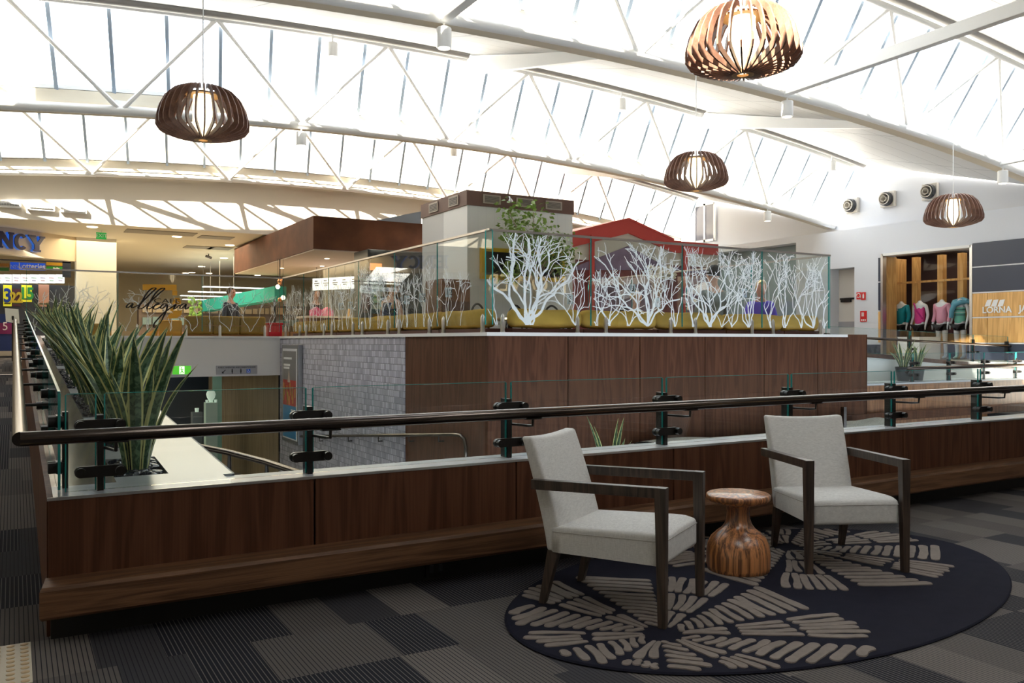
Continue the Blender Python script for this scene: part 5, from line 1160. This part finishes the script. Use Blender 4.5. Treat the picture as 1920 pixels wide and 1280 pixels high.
for x in (16.78, 18.0, 14.72):
    p = MB().box((x-.02, 10.02, .95), (x+.02, 10.09, rl(x)+.1)).build('post', BRONZE, ub); clamp(p, (x, 10.0, rl(x)-.16), (1, 0, 0), (0, -1, 0), .07, .025)
GP = mat('dark_pot', (.05, .055, .06), .4)
for i, (x, lb) in enumerate(((14.05, 'snake plant in a dark pot on the far parapet, left of the pair'), (14.45, 'snake plant in a dark pot on the far parapet, right of the pair'))):
    t = snake_plant((x, 9.72, .85), .58 if i == 0 else .5, 9, lb, .6, 'potted snake plants on the far parapet', .05); ORG[t] = Vector((x, 9.72, .85))
    MB().lathe([(.10, 0), (.14, .25), (.145, .26), (.13, .26), (.12, .22)], (x, 9.72, .627), 20).build('pot', GP, t, smooth=True)
o = MB().box((12.3, 9.6, .55), (18.09, 9.95, .627)).build('trim_8', WHT); struct(o)
# gravel bed at the foot of the island
gt = thing('planter_trough', 'long grey trough of pale gravel at the foot of the island wall', 'planter', (10, 8.7, -.2))
MB().box((7.2, 8.25, -1.9), (12.0, 9.1, -.04)).build('trough', mat('trough_grey', (.22, .22, .26), .5), gt)
b = MB(); rows = []
for i in range(41):
    x = 7.25+4.7*i/40; rows.append([(x, 8.28+.8*j/8, -.05+(.05+.05*max(0, math.sin((x-7)*2.1))+.14*max(0, (x-10)/2))*math.sin(PI*j/8)**.6) for j in range(9)])
b.grid(rows); GR = mat('pale_gravel', (.36, .35, .31), .9, var=.65, vscale=60, bump=1, bscale=60)
gv = b.build('gravel', GR, gt, smooth=True); gv['kind'] = 'stuff'
for x, h in ((9.2, .32), (10.6, .38)): MB().box((x-.03, 8.28, .0), (x+.03, 8.34, h)).build('short_post', STEEL, gt)
t = snake_plant((5.75, 7.6, -.35), .95, 9, 'snake plant growing below the front glass behind the left armchair', .45, 'snake plants in the lower void', .06)
MB().lathe([(.16, 0), (.2, .4), (.21, .42), (.17, .42)], (5.75, 7.6, -.76), 20).build('pot', GP, t, smooth=True); o = MB().box((5.1, 7.0, -1.9), (7.2, 9.1, -.76)).build('planter_box', mat('trough_dark', (.05, .045, .045), .5)); tag(o, 'dark planter box below the front glass at the foot of the island', 'planter')
# curved handrail of the lower ramp
lr = thing('handrail', 'curved dark tube handrail on short posts low in the void at the left', 'handrail', (2.5, 11.5, -.6))
pts = [onY(374, 837, 13.2), onY(430, 848, 12.6), onY(500, 866, 11.6), onY(560, 886, 10.8), onY(620, 905, 9.6), onY(700, 925, 8.6)]
MB().tube(pts, .045, 12).build('rail', STEEL, lr, smooth=True)
for p in (pts[1], pts[2], pts[3]): MB().tube([p, (p.x, p.y, p.z-.15), (p.x, p.y, -1.9)], [.02, .03, .03], 8).build('post', BRONZE, lr)
# ------------------------------------------------------------------ lower level shop under the cafe
DW = mat('dark_shop_wall', (.03, .045, .06), .4)
o = MB().box((-5, 25, -1.9), (8, 25.1, .61)).build('wall_lower_back', DW); struct(o)
b = MB(); n = 16
cu = [(4.28+.74*math.sin(PI/2*i/n), 22.5-3.85*(1-math.cos(PI/2*i/n))) for i in range(n+1)]
b.grid([[(x, y, -1.9) for x, y in cu], [(x, y, .61) for x, y in cu]]); struct(b.build('wall_curved', TAN))
gp = mat('mint_glass_panel', (.35, .62, .48), .2)
a, c = onY(399, 706, 21.5), onY(416, 800, 21.5); o = MB().box((a.x, 21.5, -1.9), (c.x, 21.56, .60)).build('glass_panel', gp); o.name = 'shop_entrance_glass'; tag(o, 'mint green glass pane standing at the lower shop entrance', 'glass')
def plinth(px0, px1, pyt, Y, m, lb):
    a, c = onY(px0, pyt, Y), onY(px1, pyt, Y); o = MB().box((a.x, Y, -1.9), (c.x, Y+(c.x-a.x), a.z)).build('display_plinth', m, bevel=.005); tag(o, lb, 'plinth', 'display plinths in the lower shop'); return (a+c)/2
m_ = plinth(386, 408, 755, 20.9, mat('mint_plinth', (.55, .72, .60), .5), 'tall pale green plinth with white vase under the cafe')
VZ = mat('glowing_white_ceramic', (.85, .95, .85), .4, emit=(.8, 1, .8), es=.25)  # vase and cups get a faint glow painted in by emission
MB().lathe([(.05, 0), (.04, .04), (.09, .12), (.11, .2), (.09, .26), (.07, .28)], (m_.x, 21.0, m_.z), 18).build('vase', VZ, smooth=True); tag(C.objects[-1], 'white vase on the tall pale green plinth', 'vase')
for dx, lb in ((-.10, 'small white cup left of the vase'), (.10, 'small white cup right of the vase')): MB().lathe([(.03, 0), (.035, .07)], (m_.x+dx, 20.95, m_.z), 12).build('cup', VZ); tag(C.objects[-1], lb+' on the tall pale green plinth', 'cup')
m_ = plinth(361, 380, 773, 21.4, mat('grey_plinth', (.14, .16, .17), .5), 'low grey plinth with one white cup under the cafe')
MB().lathe([(.04, 0), (.05, .1)], (m_.x, 21.5, m_.z), 14).build('cup', VZ); tag(C.objects[-1], 'white cup alone on the low grey plinth', 'cup')
SHF = mat('shelf_goods', (.20, .24, .25), .5)
st = thing('display_shelf', 'dark shelving with pale goods at the back of the lower shop', 'shelf', (2, 24.8, -1.9))
MB().box((-.5, 24.6, -1.9), (3.2, 24.95, .3)).build('carcass', DW, st)
for z in (-1.2, -.6, 0):
    b = MB(); x = -.4
    while x < 3.1: w_ = random.uniform(.08, .3); b.box((x, 24.5, z), (x+w_, 24.62, z+random.uniform(.12, .3))); x += w_+random.uniform(.05, .3)
    b.build('shelf_row', SHF, st)['kind'] = 'stuff'
p = onY(394, 709, 20.6); o = MB().lathe([(.07, 0), (.07, .012)], (p.x, 20.6, .605), 16).build('downlight', DL); tag(o, 'small warm downlight in the ceiling under the cafe', 'downlight')
# ------------------------------------------------------------------ far left: newsagency, column, ceiling details
ang = math.radians(90-50.6)
nb = sroot('wall_bulkhead', (1.36, 24, 3.4)); P1 = Vector((1.36, 24.0, 0)); D1 = Vector((-.773, -.635, 0)); N1 = Vector((.635, -.773, 0))
MB().prism([P1+D1*.0+V(0, 0, 3.37), P1+D1*5+V(0, 0, 3.37), P1+D1*5+V(0, 0, 3.98), P1+V(0, 0, 3.98)], -N1*.25).build('panel', BEIGE, nb)
ns = thing('shop_sign', 'dark blue capital letters on the curved beige bulkhead at the far left', 'sign', (0, 23, 3.7))
BL = mat('letter_navy', (.02, .02, .09), .3); BLE = mat('letter_blue_side', (.05, .20, .75), .4, emit=(.05, .25, 1), es=.2)
def slabs(ch, s0, w_, h_=.40, zc=3.66):
    """serif capital built of strokes; s0 along the wall from its right end"""
    def q(u, v): return P1+D1*(s0-u*w_)+V(0, 0, zc+(v-.5)*h_)
    shp = {'N': [[(0, 0), (.34, 0), (.34, .12), (.27, .12), (.27, .6), (.72, 0), (.92, 0), (.92, .88), (1, .88), (1, 1), (.66, 1), (.66, .88), (.72, .88), (.72, .42), (.32, 1), (0, 1), (0, .88), (.08, .88), (.08, .12), (0, .12)]],
           'E': [[(0, 0), (1, 0), (1, .32), (.86, .32), (.8, .14), (.45, .14), (.45, .44), (.68, .44), (.68, .58), (.45, .58), (.45, .86), (.8, .86), (.86, .7), (1, .7), (1, 1), (0, 1), (0, .88), (.12, .88), (.12, .12), (0, .12)]],
           'Y': [[(.3, 0), (.75, 0), (.75, .12), (.66, .12), (.66, .42), (.94, .88), (1, .88), (1, 1), (.68, 1), (.68, .88), (.72, .88), (.56, .6), (.38, .88), (.44, .88), (.44, 1), (0, 1), (0, .88), (.07, .88), (.38, .42), (.38, .12), (.3, .12)]],
           'C': [[(.5+.5*math.cos(a), .5+.5*math.sin(a)) for a in [.75+i*(2*PI-1.5)/14 for i in range(15)]]+[(.5+.22*math.cos(a), .5+.34*math.sin(a)) for a in [2*PI-.75-i*(2*PI-1.5)/14 for i in range(15)]]]}[ch]
    l = None
    for poly in shp: l = MB().prism([q(u, v)+N1*.10 for u, v in poly], N1*.02).build('letter', BL, ns); MB().prism([q(u, v)+N1*.02 for u, v in poly], N1*.08).build('letter_return', BLE, l)
for ch_, px0, px1 in (('Y', 46, 78), ('C', 20, 46), ('N', -12, 20), ('E', -46, -14)):
    def along(px):
        r = ray(px, 640); # meet the wall line
        den = D1.x*r[1]-D1.y*r[0]; return (P1.y*r[0]-P1.x*r[1])/den
    s0, s1 = along(px0), along(px1); slabs(ch_, s0, s0-s1, .38, 3.68-.0*s0)
o = MB().box((1.36, 23.95, ZU), (2.28, 24.6, 3.98)).build('column', mat('column_cream', (.80, .77, .68), .6)); tag(o, 'cream square column between the newsagency and the cafe', 'column')
# lottery shop
lt = thing('shop_sign', 'blue lottery sign band with white lettering below the bulkhead', 'sign', (.5, 25, 3.2))
def lp(px, py, Y=25.0): return onY(px, py, Y)
def lbox(nm, x0, y0_, x1, y1_, m, par, Y=25.0, d=.03):
    a, c = lp(x0, y0_, Y), lp(x1, y1_, Y); return MB().box((a.x, Y, c.z), (c.x, Y+d, a.z)).build(nm, m, par)
lbox('blue_panel', 19, 491, 85, 507, mat('sign_blue', (.01, .06, .42), .4, emit=(.01, .08, .6), es=.4), lt)
lbox('orange_panel', 87, 491, 117, 498, mat('sign_orange', (.65, .35, .02), .5), lt); lbox('green_panel', 87, 499, 117, 507, mat('sign_green', (.02, .35, .03), .5), lt)
lbox('orange_panel', -12, 493, 17, 500, mat('sign_brown', (.35, .16, .03), .5), lt); lbox('green_panel', -12, 501, 17, 508, mat('sign_dgreen', (.03, .16, .03), .5), lt); lbox('dark_end', 117, 489, 133, 520, NAVY, lt); lbox('dark_head', -12, 487, 133, 491, NAVY, lt)
p = lp(30, 500, 24.98); lettering('NSW', .13, mat('letter_grey', (.45, .5, .6), .5), lt, p, sx=.85); p = lp(60, 499.5, 24.98); lettering('Lotteries', .21, WHT, lt, p, sx=.78, offset=.004); lbox('underline', 37, 505.3, 55, 506.3, WHT, lt, 24.98)
b = MB()
for i in range(4): a = lp(101+i*3, 503+(i % 2), 24.98); b.ball((a.x, 24.98, a.z), .022, 6, 5, (1, .3, 1.2))
b.build('script_marks', WHT, lt)
lb_ = thing('lightbox', 'row of white lit lottery panels above the newsagency counter', 'lightbox', lp(60, 522))
LB = mat('lightbox_lit', (1, 1, 1), .5, emit=(.95, 1, 1), es=1.1); inks = [mat('ink_red', (.6, .1, .1), .6), mat('ink_green', (.2, .5, .2), .6), mat('ink_purple', (.3, .1, .4), .6)]
for i in range(8):
    x = -10+16.5*i; g = lbox('lit_panel', x, 514, x+15.5, 530, LB, lb_, 25.04, .26)
    for k, (y, w_) in enumerate(((521, 5), (526, 4))): lbox('panel_print', x+7.7-w_, y-.8, x+7.7+w_, y+.8, inks[(i+k) % 3], g, 25.03, .008)
def poster(x0, y0_, x1, y1_, m, txt, tm, label, size=.5, Y=25.275):
    t = thing('poster', label, 'poster', lp((x0+x1)/2, (y0_+y1_)/2, Y)); lbox('sheet', x0, y0_, x1, y1_, m, t, Y)
    p = lp((x0+x1)/2, (y0_+y1_)/2+1, Y-.02); lettering(txt, size, tm, t, p, sx=.8, offset=.015); lbox('caption', x0+2, y1_-7, x1-2, y1_-4, mat('ink_dark', (.1, .1, .05), .6), t, Y-.01, .008)
PY_ = mat('poster_yellow_glow', (.85, .80, .03), .5, emit=(.9, .85, .05), es=.25)  # poster paper given a faint yellow glow of its own
poster(6, 534, 22, 574, PY_, '3', mat('num_blue', (.02, .08, .5), .5), 'yellow poster with a big blue number three, left in the newsagency', .48)
poster(22, 541, 39, 574, mat('poster_maroon', (.12, .04, .06), .5), '22', mat('num_yellow', (.8, .6, .05), .5), 'dark maroon poster with yellow twenty two beside the yellow posters', .36, 25.268)
poster(40, 534, 60, 566, PY_, '15', mat('num_green', (.05, .45, .12), .5), 'yellow poster with green fifteen right of the maroon poster', .42)
poster(72, 533, 92, 575, mat('poster_peach', (.75, .38, .28), .5), ' ', WHT, 'tall peach coloured poster behind the snake plant tips', .3)
o = lbox('wall_newsagency', -14, 531, 140, 668, mat('news_dark', (.045, .05, .07), .5), None, 25.3, .1); struct(o)
nc = thing('counter', 'blue newsagency counter with a purple price panel at the far left', 'counter', lp(10, 650, 24.3))
lbox('body', -14, 588, 24, 660, mat('counter_blue', (.015, .035, .16), .4), nc, 24.2, .6); g = lbox('price_panel', -14, 605, 22, 626, mat('price_purple', (.22, .02, .12), .4), nc, 24.18, .03)
p = lp(4, 612, 24.16); lettering('15', .28, mat('price_white', (.9, .8, .85), .5), nc, p, sx=.9); lbox('kick', -14, 658, 24, 667, mat('kick_cream', (.55, .5, .42), .6), nc, 24.15, .03)
t = thing('leaflet_stand', 'tilted leaflet stand at the top of the ramp handrail', 'stand', lp(25, 600, 20))
p = onY(24, 592, 20.0); MB().prism([p+V(-.12, 0, -.12), p+V(.12, 0, -.16), p+V(.10, .1, .14), p+V(-.14, .1, .16)], (0, -.03, 0)).build('panel', mat('leaflet_cream', (.75, .74, .65), .4), t); MB().tube([p, (p.x, 20.05, ZU)], .02, 8).build('post', BRONZE, t)
# ceiling fittings under the far ceiling
DLn = 0
for px_, py_ in ((173, 413), (332, 444), (431, 460), (420, 484), (378, 500), (348, 512), (392, 524), (360, 534), (483, 518)):
    r = ray(px_, py_); k = (3.97-H)/r[2]; x, y = r[0]*k, r[1]*k
    if y > 34.5 or y < 21.3: y = max(21.6, min(34, y)); x = r[0]/r[1]*y
    DLn += 1; o = MB().lathe([(.11, 0), (.12, .012)], (x, y, 3.967), 18).build('downlight', DL); tag(o, 'round warm downlight in the low ceiling behind the end wall', 'downlight', 'downlights in the low cafe ceiling')
    o['label'] = ['lone downlight above the exit sign', 'downlight by the first ceiling grille', 'downlight between the two rows of grilles', 'downlight left of the canopy end', 'downlight second left of the canopy end', 'downlight low above the script logo', 'downlight below the canopy end', 'downlight just above the cafe glass', 'downlight under the canopy edge'][DLn-1]+', warm and round'
GRL = mat('ceiling_grille', (.30, .27, .22), .6)
for i, (x0, y0_, x1, y1_) in enumerate(((238, 429, 361, 443), (378, 441, 438, 446), (350, 460, 394, 467), (396, 462, 428, 469))):
    def cpt(px_, py_): r = ray(px_, py_); k = (3.972-H)/r[2]; return Vector((r[0]*k, r[1]*k, 3.972))
    a = cpt(x0, y0_); c = cpt(x1, y1_); a.y = max(a.y, 21.25); c.y = max(c.y, a.y+.6)
    o = MB().box((a.x, a.y, 3.965), (c.x, c.y, 3.979)).build('ceiling_grille', GRL); tag(o, ['longest grey ceiling grille nearest the end wall', 'narrow grey ceiling grille by the ceiling camera', 'grey ceiling grille left in the far row', 'grey ceiling grille right in the far row'][i], 'air grille', 'air grilles in the low ceiling')
es = thing('exit_sign', 'small green exit sign hanging from the low ceiling over the column', 'sign', onY(190, 441, 22.2))
p = onY(190, 442, 22.2); MB().box((p.x-.11, 22.2, p.z-.08), (p.x+.11, 22.24, p.z+.08)).build('plate', mat('exit_green', (.02, .28, .06), .5, emit=(.02, .35, .06), es=.5), es); lettering('EXIT', .12, WHT, es, (p.x, 22.19, p.z)); MB().tube([(p.x, 22.22, p.z+.08), (p.x, 22.22, 3.98)], .008, 6).build('hanger', BRUSH, es)
for px_, py_, lb in ((390, 443, 'upper of two dark ceiling cameras by the canopy'), (391, 481, 'lower of two dark ceiling cameras by the canopy')):
    p = onY(px_, py_, 23.0 if py_ < 460 else 26.5); t = thing('ceiling_camera', lb, 'camera', p); MB().tube([p, (p.x, p.y, 3.98)], .015, 6).build('stem', BRONZE, t); MB().bar(p+V(-.09, 0, .02), p+V(.09, -.02, -.04), .07, .07).build('housing', BRONZE, t, bevel=.01)
b = None
for i in range(3):
    x0 = -8+47+0; a = onY((-6, 51, 113)[i], (376, 382, 388)[i], 20.98); c = onY((40, 103, 163)[i], (391, 397, 401)[i], 20.98)
    t = thing('air_grille', ['leftmost louvred air grille on the sunlit end wall', 'middle louvred air grille on the sunlit end wall', 'right louvred air grille on the sunlit end wall'][i], 'air grille', (a+c)/2, group='louvred grilles on the end wall')
    MB().box((a.x, 20.95, c.z), (c.x, 21.0, a.z)).build('frame', WHT, t, bevel=.006); MB().box((a.x+.05, 20.944, c.z+.05), (c.x-.05, 20.952, a.z-.05)).build('opening', mat('grille_back', (.16, .15, .14), .6), t)
    b = MB(); x = a.x+.07
    while x < c.x-.06: b.box((x, 20.938, c.z+.05), (x+.012, 20.946, a.z-.05)); x += .05
    for k in range(3): z = c.z+.07+(a.z-c.z-.14)*k/2; b.box((a.x+.05, 20.936, z-.005), (c.x-.05, 20.944, z+.005))
    b.build('mesh', WHT, t)
# supermarket beyond the cafe: strip lights and teal awning
STL = mat('strip_light_lit', (1, 1, 1), .5, emit=(.95, 1, 1), es=2.2)
for i, (x0, y0_, x1, y1_) in enumerate(((382, 536, 496, 541), (355, 545, 470, 550), (340, 553, 450, 557), (344, 560, 420, 563))):
    Y = 26+1.6*i; a, c = onY(x0, y0_, Y), onY(x1, y1_, Y); o = MB().box((a.x, Y, c.z), (c.x, Y+.25, a.z)).build('strip_light', STL); tag(o, ['nearest', 'second', 'third', 'farthest'][i]+' long fluorescent strip light beyond the cafe sofa', 'strip light', 'fluorescent strips beyond the cafe')
    MB().tube([((a.x+c.x)/2, Y+.12, a.z), ((a.x+c.x)/2, Y+.12, 3.98)], .01, 6).build('hanger', BRUSH, o)
TEAL = mat('teal_awning', (.02, .42, .36), .6)
aw = thing('awning', 'long teal market awning beyond the three seat sofa', 'awning', (5, 26, 2.6))
A, Bq = onY(378, 563, 29.5), onY(515, 536, 23.5); A2, B2 = onY(378, 584, 29.5), onY(515, 561, 23.5)
MB().prism([A2, B2, Bq, A], (.35, .1, 0)).build('cloth', TEAL, aw); MB().tube([A2, (A2.x, A2.y, ZU)], .03, 8).build('post', BRONZE, aw); MB().tube([B2, (B2.x, B2.y, ZU)], .03, 8).build('post', BRONZE, aw)
fs = thing('flower_stand', 'bright green and white flower stand beyond the logo', 'flower stand', onY(368, 600, 24)); p = onY(366, 578, 24); b = MB()
for i in range(60): b.ball(p+V(random.uniform(-.16, .16), random.uniform(-.1, .1), random.uniform(-.3, .3)), random.uniform(.02, .05), 6, 5)
b.build('foliage', mat('fresh_green', (.30, .55, .10), .5), fs, smooth=True); MB().box((p.x-.15, 23.9, ZU), (p.x+.15, 24.1, p.z-.25)).build('bucket', WHT, fs)
# low market shelving behind the sofa
ms = thing('display_shelf', 'dark market shelving with goods under the teal awning', 'shelf', (5, 30, ZU)); MB().box((3.5, 29.8, ZU), (9.5, 30.3, 2.6)).build('carcass', mat('market_brown', (.16, .11, .09), .6), ms)
for z in (1.5, 1.9, 2.3):
    b = MB(); x = 3.6
    while x < 9.4: w_ = random.uniform(.1, .3); b.box((x, 29.7, z), (x+w_, 29.82, z+random.uniform(.12, .26))); x += w_+.04
    b.build('shelf_row', mat('goods_%d' % int(z*10), [(.35, .2, .12), (.2, .28, .3), (.4, .3, .2)][int(z*10) % 3], .6), ms)['kind'] = 'stuff'
# sign of a shop behind the camera, mirrored in the cafe glass
rs = thing('shop_sign', 'lit warm shop name on the wall behind the camera', 'sign', (14.5, -4.95, 3.16)); lettering('FLOWER', .78, mat('sign_warm_lit', (1, .8, .5), .5, emit=(1, .78, .45), es=3), rs, (14.4, -4.98, 3.2), (PI/2, 0, PI), ext=.02)
# ------------------------------------------------------------------ lamps of the place, and added fill over the seating
for i, (x, y) in enumerate(((1.5, -.9), (4.5, -.9), (7.5, -.9), (1.5, 1.5), (4.5, 1.5), (7.5, 1.5))):  # fittings and lamps added out of view to brighten the foreground
    o = MB().lathe([(.30, 0), (.33, .03)], (x, y, 4.268), 24).build('downlight', DL); tag(o, 'added wide round fill light in the unseen low ceiling over the seating area', 'downlight', 'added fill lights over the seating area')
    lamp('seating_fill_light', (x, y, 4.25), .6, 13, (.92, .96, 1)).data.shape = 'DISK'
lamp('cafe_ceiling_light', (3.5, 25.5, 3.9), 5, 300, (1, .82, .55), sy=6); lamp('canopy_light', (6.4, 20.3, 3.2), 2, 35, (1, .80, .55), sy=4)
lamp('newsagency_light', (.6, 23.6, 3.3), 1.2, 20, (1, .95, .85), rot=(-.35, 0, 0)); lamp('lower_shop_light', (1.6, 21.8, .58), 2.5, 42, (1, .9, .72), sy=3); lamp('shop_window_light', (19.3, 12, 3.5), 1.4, 12, (1, .82, .6), sy=3)
lamp('cafe_kitchen_light', (8.5, 15.5, 3.95), 2, 30, (1, .9, .75))
